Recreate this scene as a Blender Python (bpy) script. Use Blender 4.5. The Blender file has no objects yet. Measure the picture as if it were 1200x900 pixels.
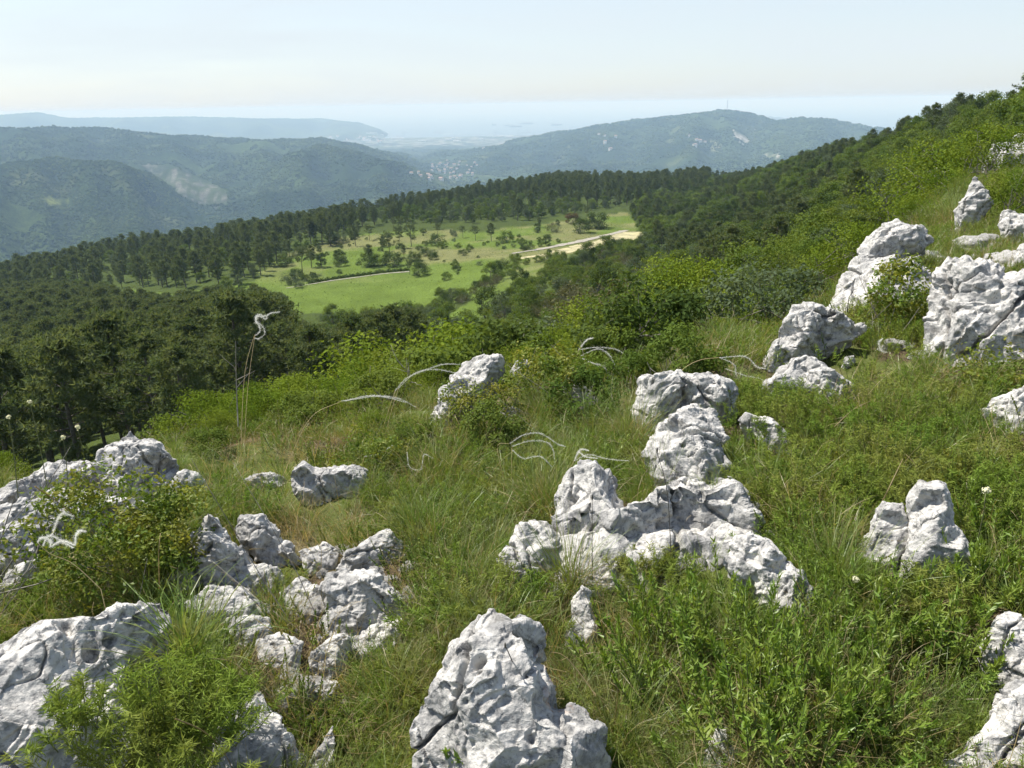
import bpy, math, random
import numpy as np
from mathutils import Vector, Matrix
from mathutils.bvhtree import BVHTree
from mathutils.geometry import delaunay_2d_cdt

SC = bpy.context.scene
COL = SC.collection
RNG = np.random.default_rng(7)
random.seed(7)
rad = math.radians

# ---------------------------------------------------------------- camera frame
FOC, PITCH, ROLL = 900.0, rad(20.0), rad(1.0)
Fv = np.array([0, math.cos(PITCH), -math.sin(PITCH)])
_R0 = np.array([1.0, 0, 0]); _U0 = np.array([0, math.sin(PITCH), math.cos(PITCH)])
Rv = _R0*math.cos(ROLL) - _U0*math.sin(ROLL)
Uv = _U0*math.cos(ROLL) + _R0*math.sin(ROLL)

def ray(px, py):
    d = Fv*FOC + Rv*(px-600.0) + Uv*(450.0-py)
    return d/np.linalg.norm(d)

def azt(px, py):
    d = ray(px, py)
    h = math.hypot(d[0], d[1])
    return math.degrees(math.atan2(d[0], d[1])), d[2]/h

def project(P):
    P = np.atleast_2d(P)
    z = np.maximum(P @ Fv, 1e-6)
    return np.stack([600+FOC*(P @ Rv)/z, 450-FOC*(P @ Uv)/z], 1)

def inpoly(pts, poly):
    x, y = pts[:, 0], pts[:, 1]
    ins = np.zeros(len(pts), bool)
    n = len(poly)
    for i in range(n):
        x0, y0 = poly[i]; x1, y1 = poly[(i+1) % n]
        c = ((y0 > y) != (y1 > y))
        xi = (x1-x0)*(y-y0)/((y1-y0) if y1 != y0 else 1e-9)+x0
        ins ^= c & (x < xi)
    return ins

# ---------------------------------------------------------------- noise
def _hash(ix, iy, iz, seed):
    h = (ix*374761393 + iy*668265263 + iz*2147483647 + seed*1274126177) & 0xffffffff
    h = ((h ^ (h >> 13))*1274126177) & 0xffffffff
    return (h ^ (h >> 16)) & 0xffffffff

_G = np.array([[1,1,0],[-1,1,0],[1,-1,0],[-1,-1,0],[1,0,1],[-1,0,1],[1,0,-1],[-1,0,-1],
               [0,1,1],[0,-1,1],[0,1,-1],[0,-1,-1],[1,1,0],[-1,1,0],[0,-1,1],[0,-1,-1]], float)

def pnoise(p, seed=0):
    p = np.asarray(p, float)
    i = np.floor(p).astype(np.int64); f = p-i
    u = f*f*f*(f*(f*6-15)+10)
    out = 0
    for dx in (0, 1):
        wx = u[:, 0] if dx else 1-u[:, 0]
        for dy in (0, 1):
            wy = u[:, 1] if dy else 1-u[:, 1]
            for dz in (0, 1):
                wz = u[:, 2] if dz else 1-u[:, 2]
                g = _G[_hash(i[:, 0]+dx, i[:, 1]+dy, i[:, 2]+dz, seed) & 15]
                d = f - np.array([dx, dy, dz])
                out = out + wx*wy*wz*(g*d).sum(1)
    return out

def fbm(p, oct=4, seed=0, gain=.5, lac=2.03):
    s = 0; a = 1.0; q = np.asarray(p, float)
    for k in range(oct):
        s = s + a*pnoise(q, seed+k*17); q = q*lac+3.7; a *= gain
    return s

def ridged(p, oct=3, seed=0):
    s = 0; a = 1.0; q = np.asarray(p, float)
    for k in range(oct):
        s = s + a*(1-np.abs(pnoise(q, seed+k*13))*2); q = q*2.07+1.3; a *= .5
    return s

def vorf1(p, seed=0):
    i = np.floor(p).astype(np.int64); best = np.full(len(p), 9.0)
    for dx in (-1, 0, 1):
        for dy in (-1, 0, 1):
            for dz in (-1, 0, 1):
                c = i+np.array([dx, dy, dz])
                h = _hash(c[:, 0], c[:, 1], c[:, 2], seed)
                o = np.stack([(h & 1023)/1023., ((h >> 10) & 1023)/1023., ((h >> 20) & 1023)/1023.], 1)
                best = np.minimum(best, ((c+o-p)**2).sum(1))
    return np.sqrt(best)

def facets(p, seed=0):
    """broken planes: every cell of a Voronoi pattern carries its own tilt"""
    i = np.floor(p).astype(np.int64); best = np.full(len(p), 9.0); val = np.zeros(len(p))
    for dx in (-1, 0, 1):
        for dy in (-1, 0, 1):
            for dz in (-1, 0, 1):
                c = i+np.array([dx, dy, dz])
                h = _hash(c[:, 0], c[:, 1], c[:, 2], seed); g = _hash(c[:, 0], c[:, 1], c[:, 2], seed+99)
                o = np.stack([(h & 1023)/1023., ((h >> 10) & 1023)/1023., ((h >> 20) & 1023)/1023.], 1)
                rv = np.stack([(g & 1023)/511.5-1, ((g >> 10) & 1023)/511.5-1, ((g >> 20) & 1023)/511.5-1], 1)
                q = p-(c+o); d = (q**2).sum(1); m = d < best
                best = np.where(m, d, best); val = np.where(m, (q*rv).sum(1), val)
    return val

def smooth(a, b, x):
    t = np.clip((x-a)/(b-a), 0, 1)
    return t*t*(3-2*t)

def xy3(x, y, s, z=0.0):
    return np.stack([np.asarray(x)*s, np.asarray(y)*s, np.full(np.shape(x), z)], -1)

# ---------------------------------------------------------------- object helpers
def mesh_from(name, V, F=None, mats=(), matidx=None, smoothed=True, colors=None, quads=None, tris=None):
    """V (n,3); quads (m,4) and/or tris (k,3) arrays, or F python list of faces."""
    me = bpy.data.meshes.new(name)
    V = np.asarray(V, np.float32)
    if F is not None:
        me.from_pydata([tuple(map(float, v)) for v in V], [], [tuple(map(int, f)) for f in F])
    else:
        parts = []; starts = []; tot = []; off = 0
        for arr in (quads, tris):
            if arr is not None and len(arr):
                arr = np.asarray(arr, np.int32); k = arr.shape[1]
                parts.append(arr.ravel()); starts.append(off+np.arange(len(arr))*k)
                off += arr.size
        loops = np.concatenate(parts); st = np.concatenate(starts).astype(np.int32)
        me.vertices.add(len(V)); me.vertices.foreach_set('co', V.ravel())
        me.loops.add(len(loops)); me.loops.foreach_set('vertex_index', loops)
        me.polygons.add(len(st)); me.polygons.foreach_set('loop_start', st)
        me.update(calc_edges=True)
    for m in mats: me.materials.append(m)
    n = len(me.polygons)
    if matidx is not None: me.polygons.foreach_set('material_index', np.asarray(matidx, np.int32))
    me.polygons.foreach_set('use_smooth', np.full(n, smoothed, bool))
    if colors is not None:
        ca = me.color_attributes.new('land', 'FLOAT_COLOR', 'POINT')
        c4 = np.ones((len(V), 4), np.float32); c4[:, :3] = colors
        ca.data.foreach_set('color', c4.ravel())
    me.update()
    return me

def link(name, me, parent=None, loc=(0, 0, 0), rotz=0, scale=1):
    o = bpy.data.objects.new(name, me); COL.objects.link(o)
    o.location = loc; o.rotation_euler = (0, 0, rotz)
    o.scale = (scale, scale, scale) if np.isscalar(scale) else scale
    if parent is not None: o.parent = parent
    return o

def tag(o, label=None, cat=None, group=None, kind=None):
    if label: o['label'] = label
    if cat: o['category'] = cat
    if group: o['group'] = group
    if kind: o['kind'] = kind
    return o

class MB:
    """collects verts and faces of one mesh"""
    def __init__(s): s.v = []; s.q = []; s.t = []; s.n = 0; s.qm = []; s.tm = []
    def add(s, V, quads=None, tris=None, m=0):
        V = np.asarray(V, float)
        if quads is not None and len(quads):
            s.q.append(np.asarray(quads)+s.n); s.qm.append(np.full(len(quads), m))
        if tris is not None and len(tris):
            s.t.append(np.asarray(tris)+s.n); s.tm.append(np.full(len(tris), m))
        s.v.append(V); s.n += len(V); return s
    def merge(s, o, m=0):
        V, q, t = o.arrays(); return s.add(V, q, t, m)
    def arrays(s):
        V = np.concatenate(s.v)
        q = np.concatenate(s.q) if s.q else None
        t = np.concatenate(s.t) if s.t else None
        return V, q, t
    def mesh(s, name, mats, smoothed=True):
        V, q, t = s.arrays()
        mi = np.concatenate(s.qm+s.tm)
        return mesh_from(name, V, quads=q, tris=t, mats=mats, matidx=mi, smoothed=smoothed)

def box(mb, lo, hi, m=0):
    x0, y0, z0 = lo; x1, y1, z1 = hi
    V = [(x0,y0,z0),(x1,y0,z0),(x1,y1,z0),(x0,y1,z0),(x0,y0,z1),(x1,y0,z1),(x1,y1,z1),(x0,y1,z1)]
    mb.add(V, [(3,2,1,0),(4,5,6,7),(0,1,5,4),(1,2,6,5),(2,3,7,6),(3,0,4,7)], m=m)

def tube(mb, pts, radii, sides=6, m=0):
    pts = np.asarray(pts, float); n = len(pts)
    radii = np.broadcast_to(np.asarray(radii, float), (n,))
    tan = np.gradient(pts, axis=0); tan /= np.linalg.norm(tan, axis=1)[:, None]+1e-9
    ref = np.array([0.31, 0.17, 0.93]) if abs(tan[:, 2]).mean() < .9 else np.array([1., .1, 0])
    a = np.cross(tan, ref); a /= np.linalg.norm(a, axis=1)[:, None]+1e-9
    b = np.cross(tan, a)
    ang = np.arange(sides)*2*math.pi/sides
    V = (pts[:, None]+radii[:, None, None]*(np.cos(ang)[None, :, None]*a[:, None]+np.sin(ang)[None, :, None]*b[:, None])).reshape(-1, 3)
    q = []
    for i in range(n-1):
        for k in range(sides):
            k2 = (k+1) % sides
            q.append((i*sides+k, i*sides+k2, (i+1)*sides+k2, (i+1)*sides+k))
    V = np.vstack([V, pts[-1:]+tan[-1:]*radii[-1]])
    t = [((n-1)*sides+k, (n-1)*sides+(k+1) % sides, n*sides) for k in range(sides)]
    mb.add(V, q, t, m)

def unit(v): return v/(np.linalg.norm(v, axis=-1, keepdims=True)+1e-9)

def leaves(mb, C, N, L, W, rng, m=0, T=None, fold=0.0):
    """one rhombic leaf per centre C with normal N, length L, width W"""
    n = len(C)
    if T is None: T = rng.normal(size=(n, 3))
    T = unit(T - (T*N).sum(1)[:, None]*N); B = np.cross(N, T)
    L = np.broadcast_to(L, (n,))[:, None]; W = np.broadcast_to(W, (n,))[:, None]
    lift = N*L*fold
    V = np.stack([C-T*L*.5, C+B*W*.5-T*L*.05+lift, C+T*L*.5, C-B*W*.5-T*L*.05+lift], 1).reshape(-1, 3)
    i = np.arange(n)*4
    mb.add(V, np.stack([i, i+1, i+2, i+3], 1), m=m)

def blades(mb, base, dirv, L, W, bend, rng, segs=4, m=0, up=None, droop=0.0):
    """curved grass blades: rise along up and arch over along dirv"""
    n = len(base)
    L = np.broadcast_to(L, (n,)).astype(float); W = np.broadcast_to(W, (n,)).astype(float); bend = np.broadcast_to(bend, (n,)).astype(float)
    if up is None: up = np.tile([0, 0, 1.], (n, 1))
    side = np.cross(dirv, up); side = unit(side)
    rows = []
    P = base.copy(); prev = None
    for k in range(segs+1):
        s = k/segs
        ang = bend*(s**1.3)
        if k:
            a = bend*((s-.5/segs)**1.3)
            P = P + (L/segs)[:, None]*(np.cos(a)[:, None]*up+np.sin(a)[:, None]*dirv)
        w = W*(1-s)**.7*.5+W*.04
        rows.append(P-side*w[:, None]); rows.append(P+side*w[:, None])
    V = np.stack(rows, 1).reshape(-1, 3)
    k2 = 2*(segs+1); b = np.arange(n)*k2
    q = np.concatenate([np.stack([b+2*k, b+2*k+1, b+2*k+3, b+2*k+2], 1) for k in range(segs)])
    mb.add(V, q, m=m)
    return P

# ---------------------------------------------------------------- materials
def new_mat(name):
    m = bpy.data.materials.new(name); m.use_nodes = True
    nt = m.node_tree; nt.nodes.clear()
    out = nt.nodes.new('ShaderNodeOutputMaterial')
    return m, nt, out

def N(nt, typ, **kw):
    n = nt.nodes.new(typ)
    for k, v in kw.items():
        if k.startswith('i_'):
            key = k[2:].replace('_', ' ')
            n.inputs[key].default_value = v
        else: setattr(n, k, v)
    return n

def ramp(nt, fac, stops):
    r = nt.nodes.new('ShaderNodeValToRGB'); e = r.color_ramp.elements
    while len(e) < len(stops): e.new(.5)
    for el, (p, c) in zip(e, stops):
        el.position = p; el.color = (c, c, c, 1) if np.isscalar(c) else tuple(c)+(1,)
    nt.links.new(fac, r.inputs[0]); return r.outputs[0]

def mix(nt, fac, a, b, typ='MIX'):
    n = nt.nodes.new('ShaderNodeMix'); n.data_type = 'RGBA'; n.blend_type = typ
    for sock, v in ((n.inputs[0], fac), (n.inputs[6], a), (n.inputs[7], b)):
        if hasattr(v, 'links') or isinstance(v, bpy.types.NodeSocket): nt.links.new(v, sock)
        elif np.isscalar(v): sock.default_value = v
        else: sock.default_value = tuple(v)+(1,) if len(v) == 3 else v
    return n.outputs[2]

def leaf_mat(name, c1, c2, c3=None, transl=.35, nscale=3.0, gloss=0.0, rough=.45, tint=(1.25, 1.2, .6)):
    """foliage: colour varies between plants (object random) and through the plant (noise)"""
    m, nt, out = new_mat(name)
    oi = N(nt, 'ShaderNodeObjectInfo'); geo = N(nt, 'ShaderNodeNewGeometry')
    nz = N(nt, 'ShaderNodeTexNoise', i_Scale=nscale, i_Detail=2.0)
    nt.links.new(geo.outputs['Position'], nz.inputs['Vector'])
    c = mix(nt, oi.outputs['Random'], c1, c2)
    if c3 is not None:
        f = ramp(nt, nz.outputs['Fac'], [(.42, 0.0), (.68, 1.0)])
        c = mix(nt, f, c, c3)
    d = N(nt, 'ShaderNodeBsdfDiffuse'); t = N(nt, 'ShaderNodeBsdfTranslucent')
    nt.links.new(c, d.inputs[0])
    tc = mix(nt, 1.0, c, tint, 'MULTIPLY'); nt.links.new(tc, t.inputs[0])
    ms = N(nt, 'ShaderNodeMixShader', i_Fac=transl)
    nt.links.new(d.outputs[0], ms.inputs[1]); nt.links.new(t.outputs[0], ms.inputs[2])
    s = ms.outputs[0]
    if gloss:
        g = N(nt, 'ShaderNodeBsdfGlossy', i_Roughness=rough); g.inputs[0].default_value = (1, 1, 1, 1)
        m2 = N(nt, 'ShaderNodeMixShader', i_Fac=gloss*.16)
        nt.links.new(s, m2.inputs[1]); nt.links.new(g.outputs[0], m2.inputs[2]); s = m2.outputs[0]
    nt.links.new(s, out.inputs[0]); return m

def plain_mat(name, col, rough=.8, var=.25, scale=6.0, bump=0.0):
    m, nt, out = new_mat(name)
    tc = N(nt, 'ShaderNodeTexCoord')
    nz = N(nt, 'ShaderNodeTexNoise', i_Scale=scale, i_Detail=4.0)
    nt.links.new(tc.outputs['Object'], nz.inputs['Vector'])
    f = ramp(nt, nz.outputs['Fac'], [(.3, 0.0), (.7, 1.0)])
    c = mix(nt, f, tuple(x*(1-var) for x in col), tuple(min(1, x*(1+var)) for x in col))
    b = N(nt, 'ShaderNodeBsdfPrincipled', i_Roughness=rough)
    nt.links.new(c, b.inputs['Base Color'])
    if bump:
        bp = N(nt, 'ShaderNodeBump', i_Strength=bump, i_Distance=.05)
        nt.links.new(nz.outputs['Fac'], bp.inputs['Height']); nt.links.new(bp.outputs[0], b.inputs['Normal'])
    nt.links.new(b.outputs[0], out.inputs[0]); return m
# ---------------------------------------------------------------- terrain: z = r * t(azimuth, ln r)
CP = []
def zp(px, py, z):                       # foreground ground seen at a pixel, at height z
    a, t = azt(px, py); CP.append((a, z/t, z))
for y, row in ((900, [(-150,-1.5),(0,-1.47),(300,-1.43),(600,-1.4),(900,-1.36),(1200,-1.3),(1350,-1.28)]),
               (700, [(-150,-1.6),(0,-1.56),(300,-1.48),(600,-1.44),(900,-1.36),(1200,-1.28),(1350,-1.25)]),
               (570, [(-150,-1.85),(0,-1.75),(150,-1.68),(300,-1.6),(450,-1.55),(600,-1.5),(750,-1.44),(900,-1.38),(1050,-1.31),(1200,-1.24),(1350,-1.18)])):
    for x, z in row: zp(x, y, z)
for x, y, z in [(400,500,-1.72),(550,478,-1.64),(650,465,-1.6),(750,452,-1.55),(900,430,-1.45),(1050,420,-1.32),(1200,420,-1.2),(1350,420,-1.08),
                (965,365,-1.5),(1100,330,-1.34),(1200,330,-1.2),(1350,330,-1.0),(1045,285,-1.58),(1150,260,-1.42),(1200,250,-1.32),(1350,230,-.9),
                (1110,230,-1.75),(1190,182,-1.6)]: zp(x, y, z)
MS = .65
cols = {
 -50: [(4,-1.9),(8,-5),(15,-9),(30,-17),(60,-32),(120,-52),(200,-72),(300,-90),(500,-120),(700,-150),(900,-200),(1200,-280)],
 -36: [(4.4,-1.85),(8,-4.3),(15,-8),(30,-16),(60,-29),(120,-47),(200,-64),(300,-80),(500,-102),(700,-121),(900,-170),(1200,-260)],
 -28: [(4.2,-1.75),(8,-4.1),(15,-7.7),(30,-15),(60,-27),(120,-45),(200,-61),(300,-74),(500,-94),(700,-110),(870,-145),(1200,-250)],
 -20: [(4.0,-1.68),(8,-4),(15,-7.5),(30,-14),(60,-26),(120,-43),(200,-58),(300,-68.5),(400,-75),(550,-88),(650,-99),(850,-125),(1200,-230)],
 -8: [(4.1,-1.66),(8,-3.8),(15,-7),(30,-13),(60,-23),(120,-40),(200,-55),(280,-67),(350,-69),(500,-75),(600,-81),(750,-95),(900,-110),(1100,-165)],
 3: [(4.4,-1.6),(8,-3.2),(15,-5.6),(30,-10.5),(60,-19),(120,-33),(200,-46),(300,-58),(400,-66),(500,-71),(700,-77),(900,-88),(1100,-110),(1300,-170)],
 14: [(5.0,-1.52),(8,-2.6),(15,-4.8),(30,-9),(60,-16.5),(120,-28),(200,-40),(300,-51),(450,-61),(600,-68),(800,-77),(1000,-95),(1200,-140)],
 22: [(5.6,-1.55),(8,-2.2),(15,-4),(30,-7),(60,-12.5),(120,-20.5),(200,-27.5),(300,-31.5),(450,-33),(550,-36),(700,-50),(900,-95)],
 29: [(12,-1.95),(18,-2.4),(30,-4.5),(60,-8.5),(120,-12.5),(180,-11),(250,-8),(350,-13.5),(500,-30),(800,-85)],
 34: [(28,-1.65),(40,-3),(60,-4.6),(100,-5.3),(150,-4.4),(200,-5.5),(300,-13),(500,-38),(800,-90)],
 45: [(8,-.6),(20,0.2),(40,.8),(100,4),(200,8),(400,5),(800,-40)],
}
for a, l in cols.items():
    for r, z in l:
        s = MS if r >= 30 else 1
        CP.append((a, r*s, z*s))
for a in (-55, -35, -15, 5, 25, 45, 55):
    CP.append((a, .6, -1.45))
CP = np.array(CP)
def _feat(a, r): return np.stack([np.asarray(a)/9.0, np.log(np.asarray(r))*1.6], -1)
_CX = _feat(CP[:, 0], CP[:, 1]); _CT = CP[:, 2]/CP[:, 1]
def _tps(d2): return .5*d2*np.log(d2+1e-12)
_n = len(CP)
_A = np.zeros((_n+3, _n+3))
_d2 = ((_CX[:, None]-_CX[None])**2).sum(-1)
_A[:_n, :_n] = _tps(_d2)+np.eye(_n)*2e-3
_A[:_n, _n] = 1; _A[:_n, _n+1:] = _CX; _A[_n, :_n] = 1; _A[_n+1:, :_n] = _CX.T
_w = np.linalg.solve(_A, np.concatenate([_CT, np.zeros(3)]))
def rbf_t(a, r):
    X = _feat(a, r); out = np.empty(len(X))
    for i in range(0, len(X), 20000):
        x = X[i:i+20000]
        out[i:i+20000] = _tps(((x[:, None]-_CX[None])**2).sum(-1)) @ _w[:_n] + _w[_n] + x @ _w[_n+1:]
    return out

# ------- the far hills: crests given by bearing and distance
SEA = -430.0
def crest(pts, r):
    a, z = [], []
    for px, py in pts:
        A, t = azt(px, py); a.append(A); z.append(t*r)
    return np.array(a), np.array(z)
HILLS = [  # crest pixels, distance, front width, back width, gully amplitude, owner
 (crest([(-320,158),(-200,155),(-100,150),(0,150),(60,149),(130,151),(200,158),(270,163),(330,163),(375,163),(420,170),(460,182),(500,198),(540,218),(560,240)], 4600), 4600, 2300, 2500, 55, 1),
 (crest([(-300,232),(-100,205),(0,192),(60,186),(140,188),(190,212),(225,245),(260,300)], 2900), 2900, 900, 900, 30, 1),
 (crest([(255,300),(300,215),(335,180),(375,170),(420,178),(470,190),(520,212),(548,236),(570,280)], 3500), 3500, 1200, 800, 40, 1),
 (crest([(490,188),(510,181),(560,174),(600,165),(650,156),(700,146),(750,140),(800,134),(850,128),(880,133.5),(910,141),(940,137),(970,139),(1000,146),(1035,151),(1080,160),(1200,175)], 6000), 6000, 2500, 1500, 45, 2),
 (crest([(530,240),(560,215),(610,198),(680,192),(750,190),(830,188),(900,186),(980,184),(1100,186)], 4300), 4300, 900, 700, 30, 2),
 (crest([(-300,140),(-100,138),(0,134),(45,131),(80,138),(150,137),(200,136),(300,138),(380,139),(420,143),(445,150),(455,156),(462,172)], 14000), 14000, 3500, 1500, 60, 3),
 (crest([(862,150),(880,139),(900,136),(915,137),(940,142),(960,150)], 17000), 17000, 700, 500, 5, 3),
]
VR = np.log([600, 1200, 2000, 3200, 4500, 6000, 8000, 9000, 11700, 12000, 60000])
VZ = np.array([-270., -300, -322, -338, -356, -385, -412, -424, -427, -446, -460])

def far_z(a, r):
    a = np.asarray(a); r = np.asarray(r)
    x = r*np.sin(np.radians(a)); y = r*np.cos(np.radians(a))
    z = np.interp(np.log(r), VR, VZ)
    z = z + 14*fbm(xy3(x, y, 1/700.), 3, 5)*smooth(1200, 2500, r)*(1-smooth(7000, 9500, r))
    own = np.zeros(z.shape, int)
    gul = ridged(xy3(x, y, 1/900.), 3, 21)-1.1
    fin = fbm(xy3(x, y, 1/260.), 4, 31)
    base0 = z.copy()
    for (ca, cz), rc, wf, wb, ga, ow in HILLS:
        c = np.interp(a, ca, cz, left=cz[0]-900, right=cz[-1]-900)
        wob = rc*(1+.03*np.sin(a*.9+rc)+.02*np.sin(a*2.3))
        s = r-wob
        u = np.clip(np.where(s < 0, -s/wf, s/wb), 0, 1.6)
        prof = np.clip(u, 0, 1); prof = prof**1.25*(1-.25*prof)/.75
        mid = smooth(.03, .35, u)
        h = c + (base0-30-c)*prof*1.0 + (ga*gul+ga*.45*fin)*mid*np.clip((c-base0)/120, 0, 1)
        h = np.where(c < base0-20, -1e4, h)
        own = np.where(h > z, ow, own); z = np.maximum(z, h)
    return z, own

# ------- polar grid
AZ = np.concatenate([np.arange(-180, -52, 4), np.arange(-52, -44.5, .8), np.arange(-44, 44.01, .125), np.arange(44.8, 51.5, .8), np.arange(52, 180, 4)])
LR1 = np.linspace(math.log(.35), math.log(1000), 470)
LR2 = np.linspace(math.log(1000), math.log(26000), 250)

def t_near(a, r):
    ac = np.clip(a, -55, 55)
    t = rbf_t(ac, r)
    w = np.clip((np.abs(a)-55)/125, 0, 1)
    if (w > 0).any():
        m = .5*(rbf_t(np.full_like(a, -55), r)+rbf_t(np.full_like(a, 55), r))
        t = t*(1-w)+m*w
    return t

def micro(x, y, r):
    z = .05*fbm(xy3(x, y, 2.2), 4, 3)*smooth(.8, 1.8, r)
    z = z + .35*fbm(xy3(x, y, 1/7.), 3, 4)*smooth(7, 25, r)
    z = z + 1.5*fbm(xy3(x, y, 1/60.), 3, 9)*smooth(40, 150, r)
    return z

def height(a, r):
    a = np.asarray(a, float); r = np.asarray(r, float)
    x = r*np.sin(np.radians(a)); y = r*np.cos(np.radians(a))
    zn = t_near(a, np.minimum(r, 780.0))*np.minimum(r, 780.0)+micro(x, y, r)
    w = smooth(math.log(640), math.log(1700), np.log(r))
    zf, own = far_z(a, np.maximum(r, 600))
    return zn*(1-w)+zf*w, np.where(r > 1500, own, 0)

def polar(LR):
    A, L = np.meshgrid(AZ, LR, indexing='ij'); R = np.exp(L)
    z, own = height(A.ravel(), R.ravel())
    return A, R, z.reshape(A.shape), own.reshape(A.shape)
GA, GR, GZ, _ = polar(LR1)
HA, HR, HZ, HOWN = polar(LR2)
HZ[:, 0] = GZ[:, -1]

def _bil(x, y, Zg, LR):
    a = np.degrees(np.arctan2(x, y)); l = np.log(np.maximum(np.hypot(x, y), 1e-3))
    i = np.clip(np.searchsorted(AZ, a)-1, 0, len(AZ)-2); fa = np.clip((a-AZ[i])/(AZ[i+1]-AZ[i]), 0, 1)
    d = LR[1]-LR[0]; k = np.clip(((l-LR[0])/d).astype(int), 0, len(LR)-2); fl = np.clip((l-LR[0])/d-k, 0, 1)
    return (Zg[i, k]*(1-fa)*(1-fl)+Zg[i+1, k]*fa*(1-fl)+Zg[i, k+1]*(1-fa)*fl+Zg[i+1, k+1]*fa*fl)

def gz(x, y):
    x = np.asarray(x, float); y = np.asarray(y, float); r = np.hypot(x, y)
    return np.where(r < 1000, _bil(x, y, GZ, LR1), _bil(x, y, HZ, LR2))

# running skyline of the ground per bearing, to leave out what stands hidden behind nearer ground
_RR = np.exp(np.concatenate([LR1, LR2[1:]])); _TT = np.concatenate([GZ, HZ[:, 1:]], 1)/_RR[None]
_SKY = np.maximum.accumulate(_TT, 1)
def seen(x, y, ztop):
    a = np.degrees(np.arctan2(x, y)); r = np.hypot(x, y)
    i = np.clip(np.searchsorted(AZ, a)-1, 0, len(AZ)-1)
    k = np.clip(np.searchsorted(_RR, r*.985)-1, 0, len(_RR)-1)
    return ztop/r > _SKY[i, k]-.002

_HR = np.exp(np.linspace(math.log(.6), math.log(25000), 3000))
def hit(px, py):
    d = ray(px, py); h = math.hypot(d[0], d[1]); u = d/h
    P = u[None]*_HR[:, None]
    below = P[:, 2] < gz(P[:, 0], P[:, 1])
    k = int(np.argmax(below)) if below.any() else len(_HR)-1
    if k == 0: return P[0]
    a, b = _HR[k-1], _HR[k]
    for _ in range(14):
        m = .5*(a+b); p = u*m
        if p[2] < float(gz(p[0], p[1])): b = m
        else: a = m
    return u*b

def at_r(px, py, r):
    d = ray(px, py); return d/math.hypot(d[0], d[1])*r
# ---------------------------------------------------------------- limestone
def rock_mat(name, lichen=False):
    m, nt, out = new_mat(name); L = nt.links.new
    tc = N(nt, 'ShaderNodeTexCoord'); P = tc.outputs['Object']
    def noise(sc, det=6, rough=.6, dist=0.0):
        n = N(nt, 'ShaderNodeTexNoise', i_Scale=sc, i_Detail=det, i_Roughness=rough, i_Distortion=dist)
        L(P, n.inputs['Vector']); return n.outputs['Fac']
    big, mid, fine = noise(3.0, 5), noise(14.0, 6, .65, .6), noise(75.0, 5, .7)
    c = mix(nt, ramp(nt, big, [(.3, 0), (.7, 1)]), (.38, .372, .355), (.60, .575, .53))
    c = mix(nt, ramp(nt, mid, [(.36, .8), (.52, 0)]), c, (.18, .18, .178))
    c = mix(nt, ramp(nt, mid, [(.55, 0), (.72, .6)]), c, (.70, .67, .61))
    sp = ramp(nt, fine, [(.34, .8), (.45, 0)])
    c = mix(nt, sp, c, (.13, .13, .13))
    mot = noise(38.0, 4, .7, .4)
    c = mix(nt, ramp(nt, mot, [(.36, .75), (.47, 0)]), c, (.15, .15, .15))
    lm = noise(5.0, 7, .7, 1.2)
    c = mix(nt, ramp(nt, lm, [(.57, 0), (.66, .7)]), c, (.12, .115, .105))
    if lichen:
        v = noise(26.0, 4, .7); z = N(nt, 'ShaderNodeVectorMath', operation='DISTANCE'); L(P, z.inputs[0]); z.inputs[1].default_value = lichen
        near = ramp(nt, z.outputs['Value'], [(.02, 1), (.11, 0)])
        mu = N(nt, 'ShaderNodeMath', operation='MULTIPLY'); L(near, mu.inputs[0]); L(ramp(nt, v, [(.55, 0), (.62, .9)]), mu.inputs[1])
        c = mix(nt, mu.outputs[0], c, (.48, .20, .05))
    b = N(nt, 'ShaderNodeBsdfPrincipled', i_Roughness=.9); b.inputs['Specular IOR Level'].default_value = .15
    L(c, b.inputs['Base Color'])
    vo = N(nt, 'ShaderNodeTexVoronoi', i_Scale=48.0); L(P, vo.inputs['Vector'])
    ad = N(nt, 'ShaderNodeMath', operation='MULTIPLY_ADD'); L(fine, ad.inputs[0]); ad.inputs[1].default_value = .5; L(mid, ad.inputs[2])
    ad2 = N(nt, 'ShaderNodeMath', operation='MULTIPLY_ADD'); L(ramp(nt, vo.outputs['Distance'], [(.0, 0), (.5, 1)]), ad2.inputs[0]); ad2.inputs[1].default_value = .12; L(ad.outputs[0], ad2.inputs[2])
    bp = N(nt, 'ShaderNodeBump', i_Strength=.8, i_Distance=.016)
    L(ad2.outputs[0], bp.inputs['Height']); L(bp.outputs[0], b.inputs['Normal'])
    L(b.outputs[0], out.inputs[0]); return m

M_ROCK = rock_mat('limestone')
ROCK_BV = []          # world verts/faces of all rocks, for keeping plants off them
ROCK_OBJ = []

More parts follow.
